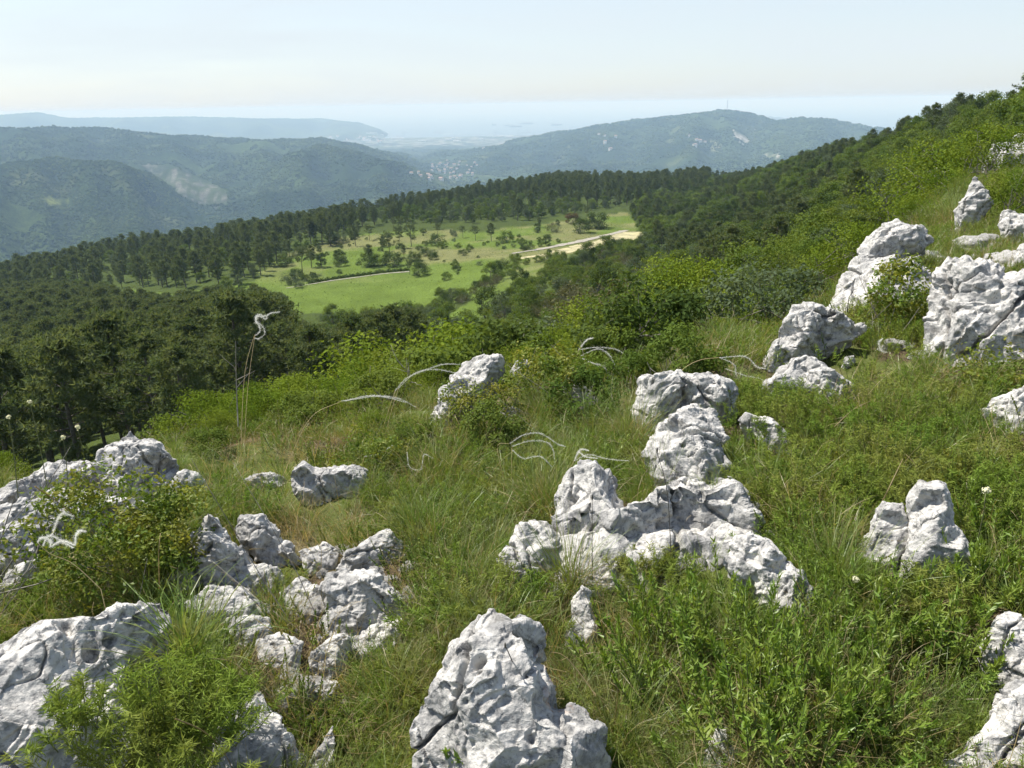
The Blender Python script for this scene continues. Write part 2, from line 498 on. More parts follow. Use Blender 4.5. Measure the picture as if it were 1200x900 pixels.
def rock(label, outline, base=None, r=None, lean=45, bulge=.30, inner=(), seed=0, flat=.36, rough=1.0, name='rock', mat=None, back=.45, sink=.10, yaw=0, cuts=()):
    """closed boulder: front relief over a leaning plane, body behind and below, remeshed and weathered"""
    ol = np.array(outline, float)
    if base is None:
        k = np.argmax(ol[:, 1]); base = (ol[:, 0].mean(), ol[:, 1].max())
    P0 = at_r(base[0], base[1], r) if r else hit(*base)
    a = math.atan2(P0[0], P0[1])+rad(yaw)
    f = np.array([math.sin(a), math.cos(a), 0]); h = np.array([math.cos(a), -math.sin(a), 0])
    u = math.cos(rad(lean))*np.array([0, 0, 1.])+math.sin(rad(lean))*f
    n = np.cross(h, u); n = n if n @ f < 0 or n[2] > 0 else -n
    def topl(px, py):
        d = ray(px, py); s = (P0 @ n)/(d @ n); p = d*s-P0
        return p @ h, p @ u
    Q = np.array([topl(*p) for p in ol])
    W = Q[:, 0].max()-Q[:, 0].min(); H = Q[:, 1].max()-Q[:, 1].min(); S = math.sqrt(W*H)
    area = .5*np.sum(Q[:, 0]*np.roll(Q[:, 1], -1)-Q[:, 1]*np.roll(Q[:, 0], -1))
    if area < 0: Q = Q[::-1]; ol = ol[::-1]
    rng = np.random.default_rng(seed*101+int(abs(ol[0, 0])*7)+int(abs(ol[0, 1])))
    # interior points
    step = S/5.0
    gx, gy = np.meshgrid(np.arange(Q[:, 0].min(), Q[:, 0].max(), step), np.arange(Q[:, 1].min(), Q[:, 1].max(), step))
    g = np.stack([gx.ravel(), gy.ravel()], 1)+rng.uniform(-.38, .38, (gx.size, 2))*step
    g = g[inpoly(g, Q)]
    def dist(p):
        d = np.full(len(p), 1e9)
        for i in range(len(Q)):
            A, B = Q[i], Q[(i+1) % len(Q)]; ab = B-A
            t = np.clip(((p-A) @ ab)/(ab @ ab+1e-12), 0, 1)
            d = np.minimum(d, np.linalg.norm(p-A-t[:, None]*ab, axis=1))
        return d
    dg = dist(g); g = g[dg > .10*S/2]; dg = dg[dg > .10*S/2]
    dm = max(dg.max() if len(dg) else S*.25, 1e-3)
    x = np.clip(dg/(flat*dm), 0, 1)
    hh = bulge*S*np.sqrt(np.clip(1-(1-x)**2, 0, 1))*rng.uniform(.5, 1.25, len(g))
    man = [(topl(px, py), b*S) for px, py, b in inner]
    if man:
        mp = np.array([m[0] for m in man])
        keep = np.min(np.linalg.norm(g[:, None]-mp[None], axis=2), axis=1) > step*.8
        g, hh = g[keep], hh[keep]
        g = np.vstack([g, mp]); hh = np.concatenate([hh, [m[1] for m in man]])
    pts = [Vector(p) for p in Q]+[Vector(p) for p in g]
    nq = len(Q)
    res = delaunay_2d_cdt(pts, [], [list(range(nq))], 1, 1e-6)
    V2 = np.array(res[0]); orig = res[3]; faces = res[2]
    hv = np.zeros(len(V2))
    for i, o in enumerate(orig):
        if o:
            k = o[0]
            hv[i] = 0 if k < nq else hh[k-nq]
    V = V2[:, :1]*h+V2[:, 1:]*u+hv[:, None]*n
    lo = (V2[:, 1]-Q[:, 1].min())/max(H, 1e-6)
    rim = hv == 0
    V[rim & (lo < .3)] -= u*sink*S+np.array([0, 0, sink*S])
    # back body
    cen = np.array([Q[:, 0].mean(), Q[:, 1].mean()])
    nb = len(V)
    edges = {}
    for fc in faces:
        for i in range(len(fc)):
            e = (fc[i], fc[(i+1) % len(fc)])
            edges[e] = edges.get(e, 0)+1
    bd = [e for e in edges if (e[1], e[0]) not in edges]
    ids = sorted({i for e in bd for i in e}); mp_ = {i: nb+k for k, i in enumerate(ids)}
    bk = np.array([(V2[i]-cen)*.72+cen for i in ids])
    Vb = bk[:, :1]*h+bk[:, 1:]*u-n*back*S*.8-np.array([0, 0, .22*S])
    apex = cen[0]*h+cen[1]*u-n*back*S-np.array([0, 0, .3*S])
    V = np.vstack([V, Vb, apex[None]]); ap = len(V)-1
    F = [tuple(fc) for fc in faces]
    for a_, b_ in bd:
        F.append((b_, a_, mp_[a_], mp_[b_])); F.append((mp_[b_], mp_[a_], ap))
    me = bpy.data.meshes.new('tmp'); me.from_pydata([tuple(v) for v in V], [], F); me.update()
    o = bpy.data.objects.new('tmp', me); COL.objects.link(o)
    pxw = max(ol[:, 0].max()-ol[:, 0].min(), ol[:, 1].max()-ol[:, 1].min())
    vox = max(S*.008, max(W, H)/max(pxw/1.6, 40))
    md = o.modifiers.new('r', 'REMESH'); md.mode = 'VOXEL'; md.voxel_size = vox; md.use_smooth_shade = True
    dg_ = bpy.context.evaluated_depsgraph_get()
    m2 = bpy.data.meshes.new_from_object(o.evaluated_get(dg_))
    bpy.data.objects.remove(o); bpy.data.meshes.remove(me)
    nv = len(m2.vertices)
    co = np.empty(nv*3, np.float32); m2.vertices.foreach_get('co', co); co = co.reshape(-1, 3).astype(float)
    no = np.empty(nv*3, np.float32); m2.vertex_normals.foreach_get('vector', no); no = no.reshape(-1, 3).astype(float)
    k = 1.0/S; off = rng.uniform(-50, 50, 3)
    p = co*k+off
    w = p+.10*np.stack([pnoise(p*3.1, 7), pnoise(p*3.1, 8), pnoise(p*3.1, 9)], 1)
    D = .012*fbm(p*2.3, 2, seed)+.040*(ridged(w*1.9+3, 2, seed+21)-1.0)
    D = D+.040*facets(w*2.7, seed+2)+.030*facets(w*6.0+4, seed+4)
    # bedding: parallel ledges, tilted
    ax = unit(np.array([.35, .15, 1.0])+rng.normal(size=3)*.18)
    lay = (p @ ax)*6.5+1.8*pnoise(p*2.2, seed+5)+.3*pnoise(p*8, seed+7); fr = lay % 1
    D = D+.024*np.where(fr < .93, fr, (1-fr)*13)*smooth(-.25, .2, pnoise(p*1.7, seed+6))
    # rain runnels down the faces
    D = D+.011*(ridged(w*np.array([9.0, 9.0, 2.4]), 2, seed+3)-1.0)*smooth(-.2, .2, pnoise(p*1.5, seed+8))
    # solution pits and hollows
    v1 = vorf1(w*6.0, seed+11); mask = smooth(.0, .25, pnoise(p*2.1, seed+40))
    D = D-.075*smooth(.30, .10, v1)*mask
    D = D-.022*smooth(.34, .12, vorf1(w*15, seed+12))*smooth(.0, .25, pnoise(p*3.1, seed+42))
    # clefts
    pc = (co.mean(0)*k+off)
    for q_ in range(2):
        nv_ = unit(rng.normal(size=3)*np.array([1, 1, .6])); cr = np.abs((p-pc) @ nv_-rng.uniform(-.3, .3)+.10*pnoise(p*2.4, seed+60+q_)+.03*pnoise(p*9, seed+62+q_))
        D = D-.10*smooth(.020, .005, cr)*smooth(-.10, .12, pnoise(p*1.3, seed+66+q_))
    cr = np.abs(pnoise(w*np.array([3.4, 3.4, 1.5])+19, seed+63)); D = D-.040*smooth(.030, .006, cr)*smooth(.0, .2, pnoise(p*1.7, seed+64))
    D = D+.006*fbm(p*20, 3, seed+70)
    ne = len(m2.edges); ed = np.empty(ne*2, np.int32); m2.edges.foreach_get('vertices', ed); ed = ed.reshape(-1, 2)
    deg = np.bincount(ed.ravel(), minlength=nv).clip(1)
    for _ in range(1):                        # soften single-cell steps
        D = .5*D+.5*(np.bincount(ed[:, 0], D[ed[:, 1]], nv)+np.bincount(ed[:, 1], D[ed[:, 0]], nv))/deg
    co = co+no*(D*S*rough)[:, None]
    m2.vertices.foreach_set('co', co.astype(np.float32).ravel())
    m2.materials.clear(); m2.materials.append(mat or M_ROCK); m2.name = name
    m2.polygons.foreach_set('use_smooth', np.zeros(len(m2.polygons), bool))
    m2.update()
    ob = link(name, m2, loc=tuple(P0)); tag(ob, label, 'rock')
    nf = len(m2.polygons); m2.calc_loop_triangles()
    tr = np.empty(len(m2.loop_triangles)*3, np.int32); m2.loop_triangles.foreach_get('vertices', tr)
    ROCK_BV.append((co+P0, tr.reshape(-1, 3))); ROCK_OBJ.append(ob)
    return ob

ROCKS = [
 dict(label='large pale boulder with a peaked top above the leafy shrub at left', lean=35, bulge=.24, base=(160,594), inner=[(150,525,.30),(178,530,.34),(196,540,.3),(140,545,.2)],
  outline=[(110,542),(115,530),(128,522),(142,513),(153,504),(163,512),(177,513),(192,518),(200,530),(210,547),(213,560),(207,578),(190,592),(160,594),(135,585),(118,566)]),
 dict(label='long pale ledge of rock running down to the left edge from the peaked boulder', lean=38, bulge=.2,
  outline=[(-30,580),(0,572),(22,568),(40,556),(55,544),(75,540),(100,541),(118,548),(130,556),(138,568),(110,590),(60,588),(45,592),(25,598),(10,605),(0,610),(-30,615)]),
 dict(label='grey shaded rock with rounded top below the ledge at the left edge', lean=30, bulge=.22,
  outline=[(-30,620),(0,616),(15,611),(27,612),(33,624),(37,634),(46,649),(34,655),(20,661),(5,668),(0,672),(-30,674)]),
 dict(label='low pale rock at the left edge lying under the grey shaded one', lean=55, bulge=.18,
  outline=[(-30,690),(0,683),(15,666),(25,657),(46,652),(48,662),(30,682),(14,697),(0,706),(-30,712)]),
 dict(label='small knobbly rock with dry grass on top, right of the peaked boulder', lean=30, bulge=.28,
  outline=[(198,566),(208,552),(220,550),(232,553),(240,563),(235,573),(232,592),(220,594),(208,590),(196,580)]),
 dict(label='slanting pale slab with a pointed upper end beside a rounded block', lean=46, bulge=.17, flat=.7, inner=[(246,612,.22),(240,640,.30),(262,650,.32),(222,662,.25)],
  outline=[(184,690),(196,667),(218,642),(231,624),(244,604),(256,609),(267,620),(273,633),(293,642),(300,653),(284,671),(262,682),(231,682),(200,692)]),
 dict(label='rounded grey block leaning against the slanting pointed slab', lean=40, bulge=.26,
  outline=[(273,618),(284,606),(307,604),(322,613),(331,629),(351,642),(362,653),(338,664),(320,662),(307,650),(293,644),(280,634)]),
 dict(label='low grey stone wedged under the rounded block and slanting slab', lean=50, bulge=.2,
  outline=[(256,684),(275,668),(302,660),(329,665),(338,678),(311,693),(284,700),(262,695)]),
 dict(label='broad cracked white slab filling the lower left corner', lean=58, bulge=.17, r=1.62, base=(40,900), inner=[(60,742,.12),(110,740,.14),(30,800,.2),(70,830,.2),(60,770,.2)],
  outline=[(-60,775),(0,758),(27,736),(49,729),(89,728),(111,731),(133,718),(164,704),(191,702),(200,713),(205,727),(190,742),(165,752),(150,764),(147,784),(142,807),(142,829),(137,851),(118,882),(74,900),(0,910),(-60,915)]),
 dict(label='flat pale slab at the bottom edge behind the feathery green clump', lean=62, bulge=.14,
  outline=[(240,860),(265,828),(285,800),(307,815),(333,846),(356,870),(391,848),(390,872),(350,900),(311,912),(250,912)]),
 dict(label='small grey half hidden stone between the slanting slab and the feathery clump', lean=50, bulge=.2,
  outline=[(258,735),(285,720),(315,725),(322,742),(297,757),(268,754)]),
 dict(label='flat topped pale stone lying on a mottled grey rock left of centre', lean=42, bulge=.22,
  outline=[(390,662),(400,651),(427,633),(453,621),(473,633),(475,648),(449,656),(425,666),(400,671)]),
 dict(label='mottled grey rock under the flat topped stone left of centre', lean=50, bulge=.24, inner=[(425,690,.3),(400,700,.22),(455,705,.25)],
  outline=[(370,690),(383,672),(405,666),(440,666),(451,678),(473,697),(475,715),(443,731),(418,748),(390,752),(374,737),(383,715)]),
 dict(label='small pale rock in dry litter below the mottled grey rock', lean=52, bulge=.24,
  outline=[(358,792),(364,765),(380,750),(405,740),(414,752),(402,777),(385,796)]),
 dict(label='thin pale stone chip in dry litter at lower left', lean=55, bulge=.2,
  outline=[(354,808),(376,797),(398,799),(397,813),(370,821)]),
 dict(label='low pale rock left of a rounded grey lump, on the brow of the slope', lean=40, bulge=.22,
  outline=[(285,562),(298,555),(320,552),(336,560),(338,573),(320,575),(297,571)]),
 dict(label='rounded grey rock with a pale flat shoulder on the brow left of centre', lean=36, bulge=.25, inner=[(357,552,.32),(372,562,.2),(400,558,.26)],
  outline=[(337,559),(343,547),(357,541),(367,548),(393,545),(415,546),(431,549),(432,560),(420,578),(400,586),(380,588),(360,588),(343,577)]),
 dict(label='jagged grey rock standing on the brow at centre, with a sharp upper right tip', lean=32, bulge=.22, inner=[(565,430,.26),(583,425,.18),(535,450,.30),(570,450,.28),(548,470,.3)],
  outline=[(512,468),(517,456),(530,447),(528,440),(543,425),(557,418),(567,419),(573,420),(582,413),(587,415),(592,433),(590,445),(584,460),(578,470),(575,482),(560,492),(543,493),(510,492),(505,480)]),
 dict(label='small pointed pale rock right behind the jagged rock at centre', lean=30, bulge=.25,
  outline=[(598,436),(603,425),(612,419),(620,423),(629,438),(620,447),(603,446)]),
 dict(label='small low pale stone in the grass below the jagged rock at centre', lean=45, bulge=.25,
  outline=[(582,488),(590,478),(603,476),(612,482),(607,491),(592,494)]),
 dict(label='thin grey ridge of rock in grass between the jagged rock and the tall pale outcrop', lean=45, bulge=.2,
  outline=[(655,447),(673,445),(688,453),(702,468),(715,480),(706,494),(687,495),(682,480),(668,464)]),
 dict(label='blocky pale head of the central outcrop with a shaded left face', lean=42, bulge=.22, r=3.35, base=(800,500), inner=[(752,470,.12),(765,455,.27),(790,450,.30),(778,475,.2),(830,455,.32),(845,470,.3),(810,462,.3)],
  outline=[(743,477),(745,463),(750,447),(758,440),(787,436),(800,437),(820,436),(847,438),(860,447),(867,457),(865,473),(865,484),(856,490),(840,494),(815,490),(800,488),(790,492),(777,503),(768,508),(757,500),(748,492)]),
 dict(label='steep white middle slab of the central outcrop, below its blocky head', lean=50, bulge=.2, base=(800,590), inner=[(790,500,.2),(815,520,.26),(780,545,.2),(825,550,.24)],
  outline=[(795,478),(815,474),(835,482),(847,498),(852,520),(850,530),(857,545),(852,562),(835,585),(800,592),(778,575),(760,550),(750,536),(756,520),(769,506),(780,492)]),
 dict(label='big white sunlit slab with a scooped upper edge at the foot of the central outcrop', lean=57, bulge=.15, flat=.6, base=(770,672), inner=[(670,565,.12),(695,570,.22),(700,600,.25),(760,610,.24),(820,600,.22),(790,590,.24),(670,620,.16),(720,625,.24),(860,590,.2)],
  outline=[(655,600),(652,580),(660,562),(672,551),(690,549),(710,553),(723,563),(727,580),(737,592),(750,583),(765,573),(785,566),(805,562),(830,566),(845,560),(860,566),(880,580),(892,592),(892,612),(884,634),(862,632),(848,630),(820,638),(802,660),(790,664),(770,658),(735,658),(722,650),(712,662),(695,676),(672,676),(655,662),(646,632),(648,612)]),
 dict(label='rounded grey white rock in front of the big slab, with a tussock on its right', lean=50, bulge=.22,
  outline=[(576,678),(585,655),(591,642),(602,620),(622,609),(642,611),(657,628),(657,658),(647,680),(622,690),(598,688)]),
 dict(label='dark pitted tail of rock running down right from the big white slab', lean=45, bulge=.2, inner=[(880,640,.2),(905,655,.26),(935,680,.26),(920,690,.18)],
  outline=[(850,662),(860,633),(880,622),(902,638),(924,656),(942,673),(954,691),(953,716),(935,726),(907,714),(900,694),(880,680),(862,678)]),
 dict(label='narrow pale rock with dark hollows right of the central outcrop head', lean=44, bulge=.22,
  outline=[(864,493),(873,483),(893,487),(910,493),(920,503),(931,520),(929,533),(913,534),(896,520),(884,507)]),
 dict(label='low dome of pale rock with two dark holes in the grass right of centre', lean=52, bulge=.22, inner=[(930,432,.25),(960,440,.25),(985,450,.2)],
  outline=[(886,448),(910,430),(927,420),(943,419),(967,427),(987,440),(1007,453),(1017,465),(990,474),(943,468),(905,458)]),
 dict(label='split blocky rock with a deep crack at the lower left end of the leaning crag', lean=38, bulge=.24, base=(940,436), inner=[(925,380,.28),(950,372,.3),(910,410,.2),(945,400,.24),(985,378,.3),(966,382,.05)],
  outline=[(892,432),(897,412),(907,395),(920,377),(930,358),(940,355),(970,357),(980,362),(1000,372),(1012,385),(1000,396),(963,412),(943,424),(920,432),(900,437)]),
 dict(label='long leaning slab of the crag, under its folded grey top boulder', lean=36, bulge=.2, r=6.3, base=(1010,385), inner=[(985,345,.2),(1010,330,.25),(1040,320,.26)],
  outline=[(969,368),(976,347),(988,324),(1000,307),(1010,300),(1027,305),(1040,298),(1053,298),(1060,318),(1048,340),(1040,360),(1024,378),(1005,384),(985,376)]),
 dict(label='folded grey boulder on top of the leaning crag at right', lean=38, bulge=.24, r=6.8, base=(1045,318), inner=[(1030,280,.26),(1055,270,.28),(1020,300,.22),(1065,282,.28),(1075,274,.22)],
  outline=[(1005,307),(1007,293),(1016,280),(1027,269),(1038,261),(1051,257),(1064,262),(1082,264),(1087,273),(1093,282),(1082,294),(1064,300),(1044,310),(1030,318),(1016,316)]),
 dict(label='largest pale boulder at right, deeply furrowed, with a dark hollow on its right side', lean=44, bulge=.24, base=(1150,428), inner=[(1115,320,.16),(1100,345,.08),(1130,320,.24),(1150,345,.26),(1125,350,.2),(1180,350,.26),(1160,370,.2)],
  outline=[(1088,398),(1091,355),(1091,329),(1102,313),(1113,300),(1118,297),(1127,301),(1138,300),(1149,307),(1164,316),(1178,322),(1200,322),(1245,325),(1250,420),(1200,425),(1150,430),(1105,420)]),
 dict(label='squat pale block set against the foot of the largest boulder', lean=36, bulge=.25, base=(1130,424), inner=[(1120,380,.28),(1140,390,.3),(1115,400,.22),(1135,410,.2)],
  outline=[(1096,402),(1108,380),(1120,366),(1136,370),(1143,383),(1157,395),(1170,390),(1166,409),(1145,422),(1124,422),(1107,415)]),
 dict(label='upright pale rock on the far slope below the yellowish shrub at right', lean=25, bulge=.24,
  outline=[(1118,248),(1128,229),(1136,214),(1142,205),(1149,213),(1160,230),(1164,237),(1150,252),(1140,268),(1121,270)]),
 dict(label='pale flat rock at the right edge under the yellowish shrub', lean=35, bulge=.24,
  outline=[(1168,266),(1174,248),(1183,245),(1200,251),(1230,250),(1232,283),(1200,281),(1180,276)]),
 dict(label='farthest pale rocky rib high up near the right edge', lean=35, bulge=.2, r=24,
  outline=[(1145,206),(1155,185),(1163,168),(1178,164),(1195,158),(1218,163),(1220,198),(1185,196),(1165,204)]),
 dict(label='rock cut by the right edge above the largest boulder', lean=40, bulge=.24,
  outline=[(1180,308),(1190,291),(1205,280),(1230,284),(1232,322),(1195,320)]),
 dict(label='pale low rock with grey hollows cut by the right edge at half height', lean=48, bulge=.22,
  outline=[(1150,478),(1168,466),(1190,458),(1205,452),(1240,455),(1240,512),(1200,505),(1178,494),(1162,487)]),
 dict(label='tall white rock post with a dark hole near its top, standing alone at right', rough=.6, flat=.5, lean=40, bulge=.22, base=(1100,690), inner=[(1080,580,.24),(1090,587,.06),(1104,580,.22),(1085,615,.30),(1100,610,.30),(1110,600,.16),(1095,645,.3),(1125,650,.28),(1115,668,.14)],
  outline=[(1060,584),(1064,574),(1070,565),(1078,563),(1086,566),(1098,565),(1106,567),(1114,578),(1118,594),(1120,614),(1130,630),(1142,650),(1150,660),(1150,682),(1128,690),(1108,690),(1085,688),(1060,686),(1055,662),(1064,636),(1062,606)]),
 dict(label='furrowed grey splinter leaning on the left side of the tall white rock post', rough=.75, lean=38, bulge=.24, base=(1040,676), inner=[(1035,600,.25),(1052,600,.22),(1030,625,.24),(1042,612,.08),(1050,630,.2)],
  outline=[(1006,640),(1018,622),(1024,608),(1026,597),(1035,589),(1048,586),(1060,588),(1066,616),(1064,640),(1052,668),(1030,674),(1016,660)]),
 dict(label='pale rock at the right edge just above the bottom right slab', lean=42, bulge=.22,
  outline=[(1145,757),(1160,731),(1178,715),(1200,723),(1245,728),(1245,800),(1195,798),(1180,790),(1158,786)]),
 dict(label='broad pale slab in the bottom right corner', lean=55, bulge=.17, base=(1170,908), inner=[(1175,835,.16),(1185,870,.2),(1140,880,.16)],
  outline=[(1095,885),(1120,870),(1140,860),(1160,840),(1168,815),(1180,800),(1200,790),(1245,785),(1245,915),(1100,912)]),
 dict(label='large pitted white boulder at bottom centre with a shaded overhanging left face and orange lichen', lean=46, bulge=.26, base=(600,925), rough=1.0,
  inner=[(520,800,.16),(545,806,.27),(570,842,.29),(590,880,.30),(520,850,.06),(545,880,.10),(560,760,.22),(600,745,.22),(590,790,.31),(620,790,.30),(625,845,.29),(660,860,.26),(640,885,.3),(690,860,.2),(530,770,.12)],
  outline=[(479,855),(494,824),(503,800),(512,784),(532,756),(550,738),(568,721),(579,721),(599,726),(608,717),(621,720),(632,733),(642,742),(640,771),(643,789),(654,804),(652,818),(648,827),(663,831),(674,822),(688,829),(693,844),(708,851),(717,867),(720,925),(500,925),(484,880)]),
 dict(label='dim grey rock in shade behind the pitted white boulder', lean=40, bulge=.2,
  outline=[(658,757),(667,725),(671,700),(682,684),(693,694),(696,715),(702,737),(692,762)]),
 dict(label='narrow grey rock poking from the leafy herbs at the bottom edge', lean=40, bulge=.22,
  outline=[(822,912),(830,870),(840,851),(852,849),(863,870),(880,912)]),
 dict(label='small square pale stone in grass above the low dome', lean=40, bulge=.25,
  outline=[(986,428),(990,418),(1001,416),(1003,424),(992,432)]),
 dict(label='low ridge of bedrock tying the parts of the central outcrop together', lean=72, bulge=.08, rough=.6, base=(770,694),
  outline=[(575,690),(600,645),(650,615),(720,606),(790,612),(870,598),(902,625),(950,690),(952,718),(905,708),(860,676),(800,680),(700,692),(640,700)]),
 dict(label='broken pale bedrock under the crag, between its slab and the largest boulder', lean=48, bulge=.12, rough=.7, base=(990,444), r=5.3,
  outline=[(892,440),(915,396),(970,356),(1000,325),(1080,296),(1100,330),(1098,400),(1050,425),(960,444)]),
 dict(label='low broken slab at the foot of the slanting pointed slab, on its left side', lean=64, bulge=.13, rough=.8,
  outline=[(212,708),(245,686),(292,690),(312,706),(290,726),(245,730)]),
 dict(label='low broken slab lying between the wedged grey stone and the mottled rock', lean=64, bulge=.14, rough=.8,
  outline=[(326,694),(350,674),(376,688),(370,714),(340,720)]),
 dict(label='low pale slab in litter right below the mottled grey rock', lean=64, bulge=.14, rough=.8,
  outline=[(402,752),(438,732),(472,724),(480,742),(452,766),(415,772)]),
 dict(label='flat pale slab half sunk in litter above the small pale rock at lower left', lean=66, bulge=.12, rough=.8,
  outline=[(296,752),(330,738),(356,752),(348,780),(310,784)]),
 dict(label='small angular block left of the flat topped stone', lean=55, bulge=.18, rough=.8,
  outline=[(350,646),(378,634),(398,646),(392,666),(358,668)]),
 dict(label='dark shaded rock under the ledge between the left edge and the peaked boulder', lean=40, bulge=.14, rough=.8, base=(60,650),
  outline=[(-30,690),(-30,600),(60,572),(130,575),(190,594),(172,622),(110,620),(60,650),(45,680)]),
]
M_LICHEN = None
for i, d in enumerate(ROCKS):
    d = dict(d)
    if max(q[1] for q in d['outline']) > 480 and not any(k in d['label'] for k in ('post', 'splinter', 'peaked', 'bedrock', 'orange')):
        d['lean'] = min(66, d['lean']+8); d['bulge'] *= .85
    if 'orange' in d['label']:
        P0 = hit(600, 925); q = at_r(628, 808, math.hypot(P0[0], P0[1])+.17)-P0
        d['mat'] = rock_mat('limestone_with_lichen', tuple(q))
    rock(seed=i+1, **d)
_v = []; _t = []; _o = 0
for v, t in ROCK_BV:
    _v.append(v); _t.append(t+_o); _o += len(v)
_v = np.concatenate(_v); _t = np.concatenate(_t)
ROCKTREE = BVHTree.FromPolygons([tuple(x) for x in _v.tolist()], [tuple(x) for x in _t.tolist()])
del _v, _t
STONE = []
def chips(label, group, poly, n, r0, r1, rng):
    """loose stones: a few broken shapes, each copy a thing of its own"""
    if not STONE:
        import bmesh
        for k in range(5):
            bm = bmesh.new(); bmesh.ops.create_icosphere(bm, subdivisions=4, radius=1)
            V = np.array([v.co for v in bm.verts]); d = 1+.45*pnoise(V*1.1+k*7, k)+.30*facets(V*1.6+k*5, k+3)+.08*facets(V*4+k*5, k+9)+.05*fbm(V*6, 3, k)
            for v, q in zip(bm.verts, V*d[:, None]*np.array([1, .75, .5])): v.co = q
            me = bpy.data.meshes.new('small_stone'); bm.to_mesh(me); bm.free(); me.materials.append(M_ROCK)
            me.polygons.foreach_set('use_smooth', np.ones(len(me.polygons), bool)); STONE.append(me)
    c = 0
    for _ in range(n*30):
        r = math.sqrt(rng.uniform(r0*r0, r1*r1)); a = rad(rng.uniform(-44, 44)); x, y = r*math.sin(a), r*math.cos(a); z = float(gz(x, y))
        if not inpoly(project(np.array([x, y, z])), poly)[0] or on_rock(x, y, z): continue
        sc = rng.uniform(.014, .05)*rng.uniform(.6, 1.2)*r/2
        o = link('small_stone', STONE[int(rng.integers(0, 5))], None, (x, y, z+sc*.12), float(rng.uniform(0, 6.28)), sc); tag(o, label, 'stone', group)
        c += 1
        if c >= n: break
def on_rock(x, y, z, m=.0):
    hit_ = ROCKTREE.ray_cast(Vector((x, y, z+2.5)), Vector((0, 0, -1)), 2.6)
    return hit_[0] is not None and hit_[0].z > z-.02+m
def surf(x, y):
    """height of rock or ground at x, y"""
    z = float(gz(x, y)); h_ = ROCKTREE.ray_cast(Vector((x, y, z+2.5)), Vector((0, 0, -1)), 2.6)
    return max(z, h_[0].z) if h_[0] is not None else z

_rc = np.random.default_rng(77)
chips('small pale loose stone in the dry litter among the rocks at lower left', 'loose stones among the lower left rocks', [(230,690),(360,640),(480,640),(500,700),(450,780),(420,880),(330,860),(300,760),(240,740)], 46, 1.2, 3.2, _rc)
chips('small pale loose stone at the foot of the central outcrop', 'loose stones at the central outcrop', [(570,690),(640,600),(900,600),(960,720),(880,700),(800,690),(700,700)], 22, 1.6, 3.5, _rc)
chips('small pale loose stone on the slope around the crag at right', 'loose stones around the right crag', [(880,450),(1000,390),(1090,290),(1200,260),(1200,440),(1000,470)], 26, 4, 11, _rc)
# ---------------------------------------------------------------- ground, hills, sea
def lerp3(a, b, w): return a*(1-w[:, None])+b*w[:, None]
C_SOIL = np.array([.085, .065, .042]); C_LITTER = np.array([.16, .13, .08]); C_GRASS = np.array([.10, .125, .035])
C_WOOD = np.array([.040, .055, .020]); C_MEADOW = np.array([.090, .128, .028]); C_DRYM = np.array([.135, .136, .06])
MEADOW = [(120,352),(150,338),(215,345),(300,330),(330,300),(400,276),(470,270),(560,272),(640,262),(735,250),(748,262),(740,285),(640,305),(610,318),(560,346),(500,364),(430,369),(335,369),(200,368)]
STRIP = [(500,385),(530,365),(600,325),(632,306),(650,310),(610,345),(560,372),(520,392)]
GRAVEL = [(606,302),(650,292),(700,278),(738,262),(744,270),(728,288),(690,298),(640,304),(612,308)]
AV, RV = GA.ravel(), GR.ravel()
GX = RV*np.sin(np.radians(AV)); GY = RV*np.cos(np.radians(AV)); GZf = GZ.ravel()
PG = np.stack([GX, GY, GZf], 1)
px = project(PG); front = PG @ Fv > .2
fbig = fbm(xy3(GX, GY, 1/35.), 4, 77); fmid = fbm(xy3(GX, GY, 1/9.), 4, 78); fsm = fbm(xy3(GX, GY, 1.7), 4, 79)
near = smooth(14, 6, RV)
col = lerp3(np.tile(C_GRASS*.8, (len(PG), 1)), np.tile(C_WOOD, (len(PG), 1)), smooth(8, 22, RV)*.8)
col = lerp3(col, np.tile(C_SOIL, (len(PG), 1)), near*smooth(-.1, .3, fsm)*.9+near*.1)
col = lerp3(col, np.tile(C_LITTER, (len(PG), 1)), near*smooth(.15, .45, fbm(xy3(GX, GY, 2.9), 3, 80))*.8)
col = lerp3(col, np.tile(C_MEADOW*.8, (len(PG), 1)), smooth(15, 40, RV)*smooth(-.05, .25, fmid)*.25)
far = RV > 90
md = front & far & inpoly(px+np.stack([fmid*6, fbig*3], 1), MEADOW)
mc = lerp3(np.tile(C_MEADOW, (len(PG), 1)), np.tile(C_DRYM, (len(PG), 1)), smooth(-.25, .3, fbig+.4*fmid)*smooth(345, 300, px[:, 1])*.9)
mc = mc*(1+.22*np.clip(fmid, -1, 1))[:, None]
col[md] = mc[md]
st = front & far & inpoly(px+np.stack([fmid*5, fbig*3], 1), STRIP); col[st] = (mc*.95)[st]
def grid_quads(na, nr, off=0):
    i, k = np.meshgrid(np.arange(na-1), np.arange(nr-1), indexing='ij')
    a = (i*nr+k).ravel()
    return np.stack([a, a+1, a+nr+1, a+nr], 1)+off   # az increases clockwise -> normals up
